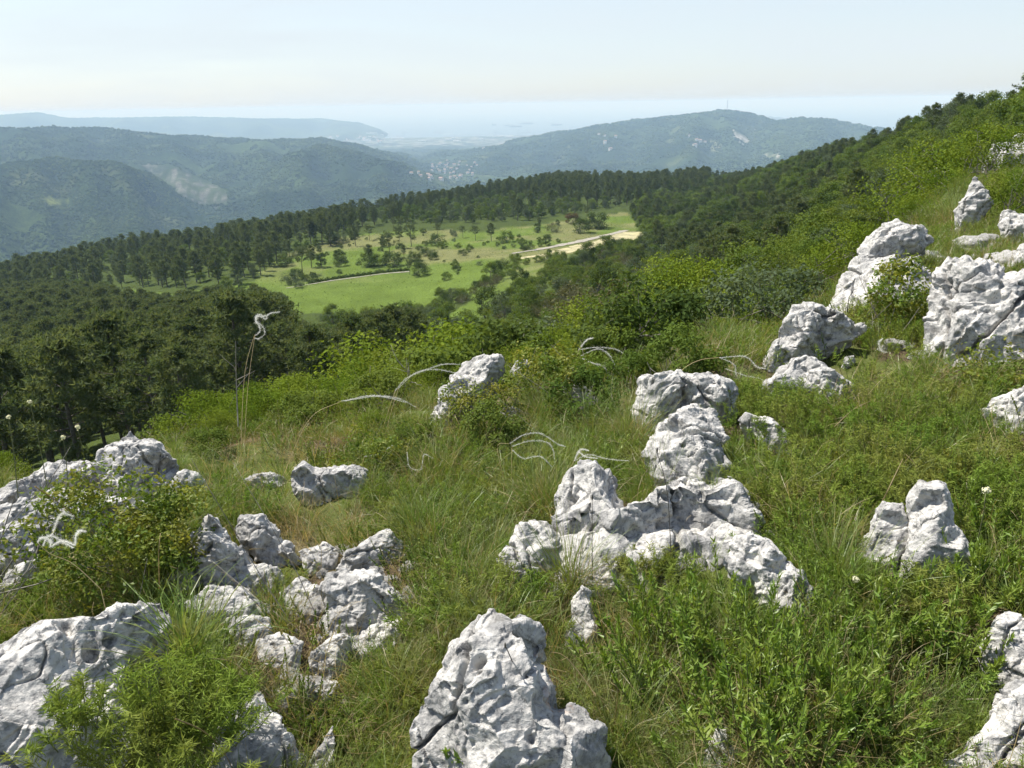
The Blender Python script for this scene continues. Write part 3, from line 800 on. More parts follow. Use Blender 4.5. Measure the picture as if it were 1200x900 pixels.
def ground_mat(name, scale, bump, var, dist=.05):
    m, nt, out = new_mat(name); L = nt.links.new
    at = N(nt, 'ShaderNodeVertexColor', layer_name='land'); tc = N(nt, 'ShaderNodeTexCoord')
    n1 = N(nt, 'ShaderNodeTexNoise', i_Scale=scale, i_Detail=8.0, i_Roughness=.65); L(tc.outputs['Object'], n1.inputs['Vector'])
    n2 = N(nt, 'ShaderNodeTexNoise', i_Scale=scale*7.3, i_Detail=5.0, i_Roughness=.7); L(tc.outputs['Object'], n2.inputs['Vector'])
    f = ramp(nt, n1.outputs['Fac'], [(.3, 1-var), (.7, 1+var)]); c = mix(nt, 1.0, at.outputs[0], f, 'MULTIPLY')
    f2 = ramp(nt, n2.outputs['Fac'], [(.3, 1-var), (.7, 1+var)]); c = mix(nt, 1.0, c, f2, 'MULTIPLY')
    b = N(nt, 'ShaderNodeBsdfDiffuse'); L(c, b.inputs[0])
    ad = N(nt, 'ShaderNodeMath', operation='ADD'); L(n1.outputs['Fac'], ad.inputs[0]); L(n2.outputs['Fac'], ad.inputs[1])
    bp = N(nt, 'ShaderNodeBump', i_Strength=bump, i_Distance=dist); L(ad.outputs[0], bp.inputs['Height']); L(bp.outputs[0], b.inputs['Normal'])
    L(b.outputs[0], out.inputs[0]); return m
M_GROUND = ground_mat('turf_and_soil', 2.2, .7, .35, .06)
nA, nR1, nR2 = len(AZ), len(LR1), len(LR2)
# the cap under the photographer's feet and the seam behind
q = grid_quads(nA, nR1)
seam = np.stack([(nA-1)*nR1+np.arange(nR1-1), (nA-1)*nR1+np.arange(1, nR1), np.arange(1, nR1), np.arange(nR1-1)], 1)
cap = np.stack([np.arange(nA)*nR1, np.roll(np.arange(nA), -1)*nR1, np.full(nA, len(PG))], 1)
me = mesh_from('ground', np.vstack([PG, [[0, 0, -1.45]]]), quads=np.vstack([q, seam]), tris=cap, mats=[M_GROUND], colors=np.vstack([col, [C_SOIL]]))
tag(link('ground', me), kind='structure')

# far country
AH, RH = HA.ravel(), HR.ravel()
HX = RH*np.sin(np.radians(AH)); HY = RH*np.cos(np.radians(AH)); PH = np.stack([HX, HY, HZ.ravel()], 1)
hp = project(PH); hf = PH @ Fv > 1
n1 = fbm(xy3(HX, HY, 1/420.), 4, 91); n2 = fbm(xy3(HX, HY, 1/130.), 4, 92); n3 = fbm(xy3(HX, HY, 1/1100.), 3, 93)
C1, C2, C3 = np.array([.022, .037, .014]), np.array([.046, .068, .020]), np.array([.085, .10, .04])
hc = lerp3(np.tile(C1, (len(PH), 1)), np.tile(C2, (len(PH), 1)), smooth(-.25, .3, n3+.5*n1))
hc = lerp3(hc, np.tile(C3, (len(PH), 1)), smooth(.42, .6, n1+.3*n2)*.8)
for poly, c, k in ([ [(155,193),(200,194),(235,208),(262,222),(270,236),(250,241),(228,238),(205,222),(185,208)], np.array([.17,.16,.15]), .7],
                [ [(46,232),(80,233),(88,239),(62,241)], np.array([.16,.19,.05]), 1.],
                [ [(856,150),(872,158),(880,166),(873,168),(862,160)], np.array([.45,.43,.38]), 1.],
                [ [(881,150),(886,148),(884,154)], np.array([.45,.43,.38]), 1.],
                [ [(895,181),(910,180),(915,184),(898,185)], np.array([.35,.34,.30]), .8],
                [ [(826,166),(838,164),(846,174),(836,176)], np.array([.25,.25,.15]), .8]):
    mm = hf & (RH > 1500) & inpoly(hp+np.stack([n2*5, n1*2.5], 1), poly); w = np.where(mm, k*smooth(-.5, .1, fbm(xy3(HX, HY, 1/60.), 3, 95)), 0)
    if poly[0] == (155, 193): w = w*np.where(np.sin(HZ.ravel()*.42+n2*3) > .1, 1.0, .25)     # quarry benches
    hc = lerp3(hc, np.tile(c, (len(PH), 1)), w)
urban = smooth(8500, 9300, RH)*smooth(12300, 11900, RH)*(HZ.ravel() < -405)
hc = lerp3(hc, np.tile([.22, .23, .20], (len(PH), 1)), urban*smooth(-.1, .35, n2+.4*n1))
M_HILL = ground_mat('wooded_hillside', .035, 1.0, .45, 6.0)
qf = grid_quads(nA, nR2); seamf = np.stack([(nA-1)*nR2+np.arange(nR2-1), (nA-1)*nR2+np.arange(1, nR2), np.arange(1, nR2), np.arange(nR2-1)], 1)
qa = np.vstack([qf, seamf]); own = HOWN.ravel()[qa[:, 0]]
for ow, nm in ((0, 'valley_terrain'), (1, 'hills'), (2, 'hills'), (3, 'hills')):
    sel = qa[own == ow]; idx, inv = np.unique(sel, return_inverse=True)
    me = mesh_from(nm, PH[idx], quads=inv.reshape(-1, 4), mats=[M_HILL], colors=hc[idx])
    tag(link(nm, me), kind='structure')

# sea
m, nt, out = new_mat('sea_water'); b = N(nt, 'ShaderNodeBsdfPrincipled', i_Roughness=.28)
b.inputs['Base Color'].default_value = (.03, .075, .10, 1); tcn = N(nt, 'ShaderNodeTexCoord')
wv = N(nt, 'ShaderNodeTexNoise', i_Scale=.02, i_Detail=4.0); nt.links.new(tcn.outputs['Object'], wv.inputs['Vector'])
bp = N(nt, 'ShaderNodeBump', i_Strength=.3, i_Distance=2.0); nt.links.new(wv.outputs['Fac'], bp.inputs['Height']); nt.links.new(bp.outputs[0], b.inputs['Normal'])
nt.links.new(b.outputs[0], out.inputs[0])
ang = np.linspace(0, 2*math.pi, 129)[:-1]; rr = np.array([7000., 12000, 20000, 35000, 68000])
V = np.concatenate([np.stack([r*np.sin(ang), r*np.cos(ang), np.full(128, SEA)], 1) for r in rr])
q = [(k*128+i, (k+1)*128+i, (k+1)*128+(i+1) % 128, k*128+(i+1) % 128) for k in range(4) for i in range(128)]
tag(link('sea', mesh_from('sea', V, quads=np.array(q), mats=[m])), kind='structure')

# ---------------------------------------------------------------- light, sky, haze, camera
SUN_AZ, SUN_EL = rad(-58), rad(57)          # left of the view, a little ahead
w = bpy.data.worlds.new('World'); SC.world = w; w.use_nodes = True; nt = w.node_tree
bg = nt.nodes['Background']; bg.inputs[1].default_value = .1
sky = N(nt, 'ShaderNodeTexSky', sky_type='NISHITA', sun_disc=False, sun_elevation=SUN_EL, sun_rotation=SUN_AZ, altitude=430, air_density=1.0, dust_density=1.2, ozone_density=1.0)
tcw = N(nt, 'ShaderNodeTexCoord'); mp = N(nt, 'ShaderNodeMapping'); mp.inputs['Scale'].default_value = (1.6, 1.6, 9.0)
nt.links.new(tcw.outputs['Generated'], mp.inputs[0])
cn = N(nt, 'ShaderNodeTexNoise', i_Scale=1.3, i_Detail=7.0, i_Roughness=.55, i_Distortion=.5); nt.links.new(mp.outputs[0], cn.inputs['Vector'])
cf = ramp(nt, cn.outputs['Fac'], [(.34, .62), (.66, 1.0)])
sx = N(nt, 'ShaderNodeSeparateXYZ'); nt.links.new(tcw.outputs['Generated'], sx.inputs[0])
el = ramp(nt, sx.outputs[2], [(.0, .96), (.10, .90), (.35, .45), (.8, .18)])     # milky near the horizon, clearer overhead
mu = N(nt, 'ShaderNodeMath', operation='MULTIPLY'); nt.links.new(cf, mu.inputs[0]); nt.links.new(el, mu.inputs[1])
cc = mix(nt, mu.outputs[0], sky.outputs[0], (4.55, 5.05, 5.4))
nt.links.new(cc, bg.inputs[0])
sl = bpy.data.lights.new('Sun', 'SUN'); sl.energy = 5.0; sl.angle = rad(.5); sl.color = (1, .95, .87)
so = bpy.data.objects.new('Sun', sl); COL.objects.link(so)
sd = Vector((math.sin(SUN_AZ)*math.cos(SUN_EL), math.cos(SUN_AZ)*math.cos(SUN_EL), math.sin(SUN_EL)))
so.rotation_euler = sd.to_track_quat('Z', 'Y').to_euler()
cd = bpy.data.cameras.new('Camera'); cam = bpy.data.objects.new('Camera', cd); COL.objects.link(cam); SC.camera = cam
cd.sensor_fit = 'HORIZONTAL'; cd.sensor_width = 36; cd.lens = 27; cd.clip_start = .05; cd.clip_end = 200000
cam.matrix_world = Matrix(((Rv[0], Uv[0], -Fv[0], 0), (Rv[1], Uv[1], -Fv[1], 0), (Rv[2], Uv[2], -Fv[2], 0), (0, 0, 0, 1)))
HAZE = 1.15e-4
hz, nt, out = new_mat('haze'); pv = N(nt, 'ShaderNodeVolumePrincipled'); pv.inputs['Color'].default_value = (.50, .74, 1, 1); pv.inputs['Absorption Color'].default_value = (.60, .70, 1, 1)
pv.inputs['Density'].default_value = HAZE; pv.inputs['Anisotropy'].default_value = .0
nt.links.new(pv.outputs[0], out.inputs['Volume'])
mb = MB(); box(mb, (-69500, -69500, -461.5), (69500, 69500, 30)); me = mb.mesh('haze', [hz], False)
tag(link('haze', me), kind='stuff')
SC.view_settings.view_transform = 'Standard'; SC.view_settings.look = 'None'; SC.view_settings.gamma = 1; SC.view_settings.exposure = .80
SC.view_settings.use_curve_mapping = False
SC.render.engine = 'CYCLES'; cy = SC.cycles
cy.use_denoising = True; cy.max_bounces = 4; cy.diffuse_bounces = 2; cy.transmission_bounces = 2; cy.glossy_bounces = 2; cy.transparent_max_bounces = 4; cy.volume_bounces = 0
cy.use_adaptive_sampling = True; cy.adaptive_threshold = .02; cy.caustics_reflective = False; cy.caustics_refractive = False
cy.sample_clamp_indirect = 6; SC.render.use_persistent_data = False
# ---------------------------------------------------------------- trees and bushes (prototypes)
M_BARK = plain_mat('pine_bark', (.10, .085, .07), .95, .4, 5.0, .6)
M_BARKG = plain_mat('grey_bark', (.17, .155, .13), .95, .35, 8.0, .5)
M_PINE = leaf_mat('pine_needles', (.068, .100, .042), (.098, .130, .056), (.165, .19, .095), .36, 1.6)
M_BROAD = leaf_mat('broad_leaves', (.072, .118, .026), (.112, .160, .034), (.14, .18, .042), .34, .7)
M_BRIGHT = leaf_mat('bright_leaves', (.085, .14, .018), (.135, .19, .024), (.18, .22, .034), .30, 2.5)
M_GREY = leaf_mat('greyish_leaves', (.075, .105, .055), (.10, .13, .07), (.12, .15, .085), .3, .8)
M_LIME = leaf_mat('fresh_leaves', (.066, .112, .020), (.115, .155, .028), (.15, .18, .038), .28, 1.5)
M_DARKB = leaf_mat('dark_broad_leaves', (.045, .075, .022), (.072, .105, .028), (.09, .12, .034), .3, .7)
M_BROWNB = leaf_mat('brownish_leaves', (.070, .075, .035), (.095, .095, .045), (.12, .115, .06), .2, .8)
M_RUST = leaf_mat('rusty_leaves', (.12, .075, .035), (.11, .08, .035), None, .25)

def limb(mb, p0, d, L, r0, rng, sides=5, n=5, up=.25):
    pts = [np.array(p0, float)]; d = unit(np.array(d, float))
    for i in range(n):
        d = unit(d+rng.normal(size=3)*.16+np.array([0, 0, up*.3])); pts.append(pts[-1]+d*L/n)
    tube(mb, pts, np.linspace(r0, r0*.25, n+1), sides); return np.array(pts)

def pine_proto(seed, H=9.5, lod=1.0, flat=False):
    """black-pine: bare lower trunk, whorled boughs, rounded uneven crown of needle tufts"""
    rng = np.random.default_rng(seed); tr = MB(); cr = MB()
    lean = rng.normal(size=2)*.35
    zs = np.linspace(-.6, H*.93, 9); s = np.clip(zs/H, 0, 1)
    tp = np.stack([lean[0]*s**1.6+.12*np.sin(s*5+seed), lean[1]*s**1.6+.12*np.cos(s*4+seed), zs], 1)
    tube(tr, tp, np.linspace(.19, .045, 9)*H/9.5, 7)
    def at(z): return np.array([np.interp(z, zs, tp[:, k]) for k in range(3)])
    z0 = H*(.30 if not flat else .48)
    R = H*(.30 if not flat else .42)
    nb = int(34*lod); tc = []; td = []
    for i in range(nb):
        f = (i+rng.uniform(0, .9))/nb; z = z0+(H*.96-z0)*f
        prof = (math.sin(min(1, (f*.92+.10))*math.pi)**.6)*(1.0-.25*f) if not flat else (.35+.65*math.sin(min(1, f*.9+.1)*math.pi)**.5)
        rl = R*max(.18, prof)*rng.uniform(.55, 1.12)
        a = i*2.4+rng.uniform(-.5, .5)
        d = np.array([math.cos(a), math.sin(a), rng.uniform(.0, .45)+.35*f])
        if rng.random() < .10 and f < .75: continue
        pts = limb(tr, at(z), d, rl, .055*(1.1-f)*H/9.5, rng, 4, 4)
        nt_ = int((9+rl*7)*lod)
        u = rng.uniform(.38, 1.05, nt_)**.8
        k = np.clip((u*4).astype(int), 0, 3)
        c = pts[k]+(pts[k+1]-pts[k])*(u*4-k)[:, None]+rng.normal(size=(nt_, 3))*np.array([.30, .30, .17])*H/9.5
        c[:, 2] += .06
        tc.append(c); td.append(unit(np.tile(d, (nt_, 1))*.5+np.array([0, 0, .8])+rng.normal(size=(nt_, 3))*.35))
    top = at(H*.95)+rng.normal(size=(int(26*lod), 3))*np.array([.34, .34, .30])
    tc.append(top); td.append(unit(np.array([0, 0, 1.])+rng.normal(size=(len(top), 3))*.4))
    tc = np.concatenate(tc); td = np.concatenate(td)
    nn = 8
    C = np.repeat(tc, nn, 0); D = unit(np.repeat(td, nn, 0)*.55+rng.normal(size=(len(C), 3))*.75)
    L = rng.uniform(.30, .50, len(C))*H/9.5; wv = unit(np.cross(D, rng.normal(size=D.shape)))*(.055*H/9.5)
    V = np.stack([C-wv, C+wv, C+D*L[:, None]], 1).reshape(-1, 3)
    i = np.arange(len(C))*3
    cr.add(V, tris=np.stack([i, i+1, i+2], 1))
    return tr, cr

def broad_proto(seed, H=6.0, R=2.4, nl=3600, leaf=.19, trunkless=False, lumps=26, low=.12):
    """rounded broadleaf: forked stems and leaf sprays grouped in uneven lumps with gaps between"""
    rng = np.random.default_rng(seed); tr = MB(); cr = MB()
    ns = 1 if not trunkless else 4
    cents = []
    for i in range(lumps):
        f = (i+.5)/lumps; th = i*2.39996+rng.uniform(-.4, .4)
        zc = low+(.95-low)*rng.uniform(0, 1)**.8
        rad_ = R*math.sqrt(max(.05, 1-((zc-.45)/.56)**2))*rng.uniform(.45, .92)
        cents.append((rad_*math.cos(th), rad_*math.sin(th), zc*H*.92))
    cents = np.array(cents)
    for k in range(ns):
        b = rng.normal(size=2)*(.08 if ns == 1 else .3)
        pts = limb(tr, (b[0], b[1], -.3), (b[0]*.6, b[1]*.6, 1), H*.62, .028*H if ns == 1 else .014*H, rng, 6, 5, .5)
        for c in cents[k::ns][:9]:
            j = rng.integers(1, 5); limb(tr, pts[j], c-pts[j], np.linalg.norm(c-pts[j])*.95, .010*H, rng, 4, 4, .1)
    per = nl//lumps; C = []; Nn = []
    for c in cents:
        sz = R*rng.uniform(.24, .46)
        d = unit(rng.normal(size=(per, 3))); rr = rng.uniform(.25, 1.0, per)**.55
        wob = 1+.35*pnoise(d*2.1+c, seed)
        p = c+d*(rr*wob*sz)[:, None]*np.array([1.1, 1.1, .8])
        C.append(p); Nn.append(unit(d*.8+np.array([0, 0, .55])+rng.normal(size=(per, 3))*.65))
    C = np.concatenate(C); Nn = np.concatenate(Nn); ok = C[:, 2] > .03*H
    C, Nn = C[ok], Nn[ok]
    leaves(cr, C, Nn, rng.uniform(.7, 1.3, len(C))*leaf, rng.uniform(.45, .75, len(C))*leaf, rng, fold=.08)
    return tr, cr

PROTO = {}
def proto(kind, i, tr, cr, bark, leafm):
    PROTO.setdefault(kind, []).append((tr.mesh('trunk', [bark]), cr.mesh('crown', [leafm], False)))
def multi(kind, n, fn, bark, mats):
    for i in range(n):
        tr, cr = fn(i)
        for mt in mats: proto(kind if len(mats) == 1 else kind, i, tr, cr, bark, mt)
multi('pine', 5, lambda i: pine_proto(10+i, 9.5), M_BARK, [M_PINE])
multi('flat_pine', 3, lambda i: pine_proto(40+i, 7.0, .9, True), M_BARK, [M_PINE])
multi('broad', 4, lambda i: broad_proto(60+i, 6.0, 2.5, 4200, .24), M_BARKG, [M_BROAD])
multi('dark', 3, lambda i: broad_proto(70+i, 6.0, 2.4, 4200, .24), M_BARKG, [M_DARKB])
multi('grey', 2, lambda i: broad_proto(80+i, 6.0, 2.2, 4000, .20), M_BARKG, [M_GREY])
multi('lime', 3, lambda i: broad_proto(90+i, 4.0, 1.9, 5200, .13, True, 34, .08), M_BARKG, [M_LIME])
multi('bush', 4, lambda i: broad_proto(100+i, 1.5, 1.05, 2600, .10, True, 18, .05), M_BARKG, [M_BROAD])
multi('limebush', 3, lambda i: broad_proto(110+i, 1.5, 1.1, 2600, .10, True, 18, .05), M_BARKG, [M_LIME])
multi('darkbush', 2, lambda i: broad_proto(120+i, 1.5, 1.1, 2600, .10, True, 18, .05), M_BARKG, [M_DARKB])
multi('brownbush', 2, lambda i: broad_proto(130+i, 2.2, 1.7, 3600, .09, True, 26, .05), M_BARKG, [M_BROWNB])
multi('greybush', 2, lambda i: broad_proto(140+i, 1.6, 1.2, 2600, .09, True, 18, .05), M_BARKG, [M_GREY])
multi('rustbush', 1, lambda i: broad_proto(150+i, 1.5, 1.2, 2200, .12, True, 14, .05), M_BARKG, [M_RUST])
multi('nearbush', 4, lambda i: broad_proto(160+i, 1.4, .95, 7000, .048, True, 26, .04), M_BARKG, [M_BRIGHT])
multi('nearbroad', 2, lambda i: broad_proto(170+i, 2.4, 1.6, 12000, .085, True, 34, .03), M_BARKG, [M_BRIGHT])

SRC = {}
def source(kind):
    """an unlinked collection of one-piece plants of a kind, for the far woods"""
    if kind in SRC: return SRC[kind]
    c = bpy.data.collections.new(kind+'_kinds')
    for i, (t, k) in enumerate(PROTO[kind]):
        mb = MB()
        me = bpy.data.meshes.new(kind)
        import bmesh
        bm = bmesh.new(); bm.from_mesh(t); n0 = len(bm.faces); bm.from_mesh(k)
        for f_i, f in enumerate(bm.faces): f.material_index = 0 if f_i < n0 else 1
        bm.to_mesh(me); bm.free()
        me.materials.append(t.materials[0]); me.materials.append(k.materials[0])
        o = bpy.data.objects.new('%s_%d' % (kind, i), me); c.objects.link(o)
    SRC[kind] = c; return c

def scatter_nodes(coll):
    ng = bpy.data.node_groups.new('scatter', 'GeometryNodeTree')
    ng.interface.new_socket('Geometry', in_out='INPUT', socket_type='NodeSocketGeometry')
    ng.interface.new_socket('Geometry', in_out='OUTPUT', socket_type='NodeSocketGeometry')
    gi = ng.nodes.new('NodeGroupInput'); go = ng.nodes.new('NodeGroupOutput')
    ci = ng.nodes.new('GeometryNodeCollectionInfo'); ci.inputs['Collection'].default_value = coll
    ci.inputs['Separate Children'].default_value = True; ci.inputs['Reset Children'].default_value = True
    ip = ng.nodes.new('GeometryNodeInstanceOnPoints'); ip.inputs['Pick Instance'].default_value = True
    L = ng.links.new
    L(gi.outputs[0], ip.inputs['Points']); L(ci.outputs[0], ip.inputs['Instance'])
    for nm, ty, sock in (('idx', 'INT', 'Instance Index'), ('rot', 'FLOAT_VECTOR', 'Rotation'), ('scl', 'FLOAT_VECTOR', 'Scale')):
        a = ng.nodes.new('GeometryNodeInputNamedAttribute'); a.data_type = ty; a.inputs['Name'].default_value = nm
        L(a.outputs['Attribute'], ip.inputs[sock])
    L(ip.outputs[0], go.inputs[0]); return ng

def stuff(name, coll, P, scale, rng, tilt=.0, label=None, cat=None, rot=None):
    n = len(P); k = len(coll.objects)
    me = bpy.data.meshes.new(name); me.vertices.add(n); me.vertices.foreach_set('co', np.asarray(P, np.float32).ravel())
    a = me.attributes.new('idx', 'INT', 'POINT'); a.data.foreach_set('value', rng.integers(0, k, n).astype(np.int32))
    r = np.zeros((n, 3), np.float32); r[:, 2] = rng.uniform(0, 6.283, n); r[:, :2] = rng.normal(size=(n, 2))*tilt
    if rot is not None: r = rot
    a = me.attributes.new('rot', 'FLOAT_VECTOR', 'POINT'); a.data.foreach_set('vector', r.astype(np.float32).ravel())
    s = np.asarray(scale, np.float32); s = np.repeat(s[:, None], 3, 1) if s.ndim == 1 else s
    a = me.attributes.new('scl', 'FLOAT_VECTOR', 'POINT'); a.data.foreach_set('vector', s.ravel())
    o = link(name, me); md = o.modifiers.new('scatter', 'NODES'); md.node_group = scatter_nodes(coll)
    tag(o, label, cat, kind='stuff'); return o

NAMES = {'pine': 'pine_tree', 'flat_pine': 'pine_tree', 'broad': 'broadleaf_tree', 'dark': 'broadleaf_tree', 'grey': 'broadleaf_tree', 'lime': 'broadleaf_tree', 'nearbroad': 'leafy_bush'}
def plant(kind, P, scale, label, group=None, cat=None, idx=None, zs=1.0):
    v = PROTO[kind][int(RNG.integers(0, len(PROTO[kind]))) if idx is None else idx]
    nm = NAMES.get(kind, 'leafy_bush'); tree = nm.endswith('tree')
    e = link(nm, None, None, tuple(P), float(RNG.uniform(0, 6.283)), (scale, scale, scale*zs)); e.empty_display_size = .1
    tag(e, label, cat or ('tree' if tree else 'bush'), group)
    link('trunk' if tree else 'stems', v[0], e); link('crown' if tree else 'leaves', v[1], e)
    return e

# ---------------------------------------------------------------- where the plants stand
def dart(poly, r0, r1, a0, a1, space, rng, n=4000, dens=None, top=6.0, used=None):
    """random standing points whose foot falls inside a picture polygon; spacing in metres grows with distance if callable"""
    r = np.sqrt(rng.uniform(r0*r0, r1*r1, n)); a = np.radians(rng.uniform(a0, a1, n))
    x, y = r*np.sin(a), r*np.cos(a); z = gz(x, y)
    p = project(np.stack([x, y, z], 1)); ok = inpoly(p, poly) if poly is not None else np.ones(n, bool)
    ok &= seen(x, y, z+top)
    if dens is not None: ok &= rng.random(n) < dens(x, y)
    P = np.stack([x, y, z], 1)[ok]
    out = []; cell = {}
    if used is not None:
        for q_ in used: cell.setdefault((int(q_[0]//space), int(q_[1]//space)), []).append(q_)
    for q_ in P:
        i, j = int(q_[0]//space), int(q_[1]//space)
        good = True
        for di in (-1, 0, 1):
            for dj in (-1, 0, 1):
                for o in cell.get((i+di, j+dj), ()):
                    if (o[0]-q_[0])**2+(o[1]-q_[1])**2 < space*space: good = False; break
                if not good: break
            if not good: break
        if good: cell.setdefault((i, j), []).append(q_); out.append(q_)
    return np.array(out).reshape(-1, 3)
def rdist(P): return np.hypot(P[:, 0], P[:, 1])
REST = {}
def rest(kind, P, s): 
    if len(P): REST.setdefault(kind, []).append((P, s))

rg = np.random.default_rng(11)
# 1. the dense pine wood left of and below the meadow
P1 = [(-200,640),(-200,338),(0,346),(140,354),(200,366),(335,378),(345,392),(420,398),(500,408),(506,440),(440,482),(360,505),(270,528),(230,548),(120,575)]
pts = dart(P1, 24, 310, -43, -5, 3.6, rg, 30000, top=9)
pts = pts[np.argsort(rdist(pts))]
TOPX, TOPY = [-200, 0, 70, 130, 200, 250, 300, 335, 350, 400, 435, 460, 505, 530], [316, 322, 330, 334, 346, 337, 335, 345, 376, 384, 366, 360, 364, 385]
G1 = 'pines of the dense wood at left'
k = -1
for q_ in pts:
    s = rg.uniform(.7, 1.2); pq = project(q_)[0]
    room = (pq[1]-np.interp(pq[0], TOPX, TOPY)+rg.uniform(-4, 4))*(q_ @ Fv)/FOC/9.5   # the wood's upper edge as it stands against the meadow
    s = min(s, room)
    if s < .5: continue
    k += 1
    if k < 215: plant('pine', q_, s, 'dark green pine in the dense wood at left, between the rocky brow and the meadow', G1, 'pine')
    else: rest('pine', q_[None], np.array([s]))
print('P1', len(pts), rdist(pts)[:3])
# a few broadleaf among them
# 2. the band of pines left of the meadow, and beyond it
P2 = [(-200,338),(-200,290),(0,298),(100,288),(250,282),(330,262),(400,258),(420,282),(345,300),(312,322),(262,345),(215,338),(150,336),(110,348)]
pts = dart(P2, 150, 560, -42, -10, 4.6, rg, 30000, lambda x, y: np.where(fbm(xy3(x, y, 1/24.), 3, 201) > -.08, .46, .06), top=9)
for q_ in pts:
    u = rg.random(); rest('pine' if u < .6 else 'broad' if u < .82 else 'grey', q_[None], np.array([rg.uniform(.5, 1.15)*(1 if u < .72 else .8)]))
print('P2', len(pts))
P3 = [(330,272),(400,268),(470,262),(560,262),(620,258),(700,246),(760,240),(800,236),(830,218),(830,190),(300,240)]
pts = dart(P3, 220, 760, -18, 16, 5.0, rg, 40000, None, top=9)
pp = project(pts); mixn = fbm(xy3(pts[:, 0], pts[:, 1], 1/45.), 3, 203)
for q_, p_, mn in zip(pts, pp, mixn):
    lowband = p_[1] > 232+12*smooth(620, 480, p_[0])
    if lowband and rg.random() < .62+mn:
        rest('broad' if rg.random() < .65 else 'grey', q_[None], np.array([rg.uniform(.6, 1.0)]))
    elif rg.random() < .75: rest('pine', q_[None], np.array([rg.uniform(.5, 1.15)]))
    else: rest('dark', q_[None], np.array([rg.uniform(.7, 1.05)]))
print('P3', len(pts))
# 3. the wooded right hillside
P4 = [(1300,60),(1300,165),(1215,185),(1150,190),(1090,245),(1000,290),(975,330),(900,372),(868,372),(800,330),(735,250),(760,236),(800,225),(830,190),(900,170),(1000,140),(1100,100)]
pts = dart(P4, 30, 620, 8, 43, 4.0, rg, 40000, None, top=7)
pts = pts[np.argsort(rdist(pts))]; rd = rdist(pts)
mixn = fbm(xy3(pts[:, 0], pts[:, 1], 1/40.), 3, 205); pp = project(pts); cnt = 0
G4b, G4d = 'light green trees on the right hillside', 'dark trees on the right hillside'
for k, (q_, p_, mn, r_) in enumerate(zip(pts, pp, mixn, rd)):
    leftpart = smooth(980, 840, p_[0])
    pdark = .34+1.6*mn+.40*smooth(70, 180, r_)-.30*smooth(880, 780, p_[0])
    pineish = rg.random() < pdark
    s = rg.uniform(.62, 1.05)*(.62+.38*smooth(30, 110, r_))
    if pineish: kind = 'pine' if (rg.random() < .55 and r_ > 60) else 'dark'; s *= .72 if kind == 'pine' else 1.0
    else: kind = ('lime' if rg.random() < .4 else 'broad') if r_ < 130 and rg.random() < .55 else ('grey' if rg.random() < .22 else 'broad')
    if kind == 'lime': s *= 1.3
    if cnt < 210:
        cnt += 1
        if kind in ('pine', 'dark'): plant(kind, q_, s, 'dark green tree on the wooded hillside at right', G4d)
        elif kind == 'grey': plant(kind, q_, s, 'greyish green tree on the wooded hillside at right', 'greyish trees on the right hillside')
        else: plant(kind, q_, s, 'light green broadleaf tree on the wooded hillside at right', G4b)
    else: rest(kind, q_[None], np.array([s]))
print('P4', len(pts), 'indiv', cnt)
# 4. bushes between the brow and the meadow
P5 = [(330,385),(400,376),(500,364),(560,335),(600,305),(640,300),(745,270),(745,250),(800,330),(868,372),(900,380),(900,400),(740,445),(560,450),(505,440),(500,405)]
pa = dart(P5, 14, 55, -14, 19, 1.45, rg, 30000, lambda x, y: np.where(fbm(xy3(x, y, 1/14.), 3, 207) > -.25, .95, .10), top=1.6)
pb = dart(P5, 55, 230, -14, 19, 2.7, rg, 40000, lambda x, y: np.where(fbm(xy3(x, y, 1/22.), 3, 209) > -.14, .95, .06), top=2.6)
pts = np.vstack([pa, pb]); pp = project(pts); okk = ~inpoly(pp, STRIP) & ~inpoly(pp, GRAVEL); pts = pts[okk]; pts = pts[np.argsort(rdist(pts))]
mixn = fbm(xy3(pts[:, 0], pts[:, 1], 1/16.), 3, 208); rd = rdist(pts); cnt = 0; cntt = 0
LB = {'bush': ('mid green rounded bush on the scrubby slope between the brow and the meadow', 'mid green bushes of the scrubby slope'),
      'limebush': ('fresh light green bush on the scrubby slope between the brow and the meadow', 'light green bushes of the scrubby slope'),
      'darkbush': ('dark green bush on the scrubby slope between the brow and the meadow', 'dark bushes of the scrubby slope'),
      'greybush': ('greyish green bush on the scrubby slope between the brow and the meadow', 'greyish bushes of the scrubby slope'),
      'brownbush': ('brownish twiggy bush on the scrubby slope between the brow and the meadow', 'brownish bushes of the scrubby slope'),
      'tree': ('small bushy tree standing on the scrubby slope between the brow and the meadow', 'small trees of the scrubby slope')}
for q_, mn, r_ in zip(pts, mixn, rd):
    u = rg.random()+mn*.9
    kind = 'limebush' if u < .42 else 'bush' if u < .72 else 'greybush' if u < .79 else 'darkbush' if u < .92 else 'brownbush'
    s = rg.uniform(.55, 1.25)*(.42+.85*smooth(14, 90, r_))*(.75 if kind == 'brownbush' else 1)
    if r_ > 55: s = rg.uniform(.7, 1.75)*(.75 if kind == 'brownbush' else 1)*(.75+.25*smooth(55, 110, r_))
    if r_ > 60 and rg.random() < .09:
        plant(['dark', 'broad', 'grey'][int(rg.integers(0, 3))], q_, rg.uniform(.45, .85), *LB['tree']); continue
    if cnt < 85: cnt += 1; plant(kind, q_, s, LB[kind][0], LB[kind][1])
    else: rest(kind, q_[None], np.array([s]))
print('P5', len(pts))
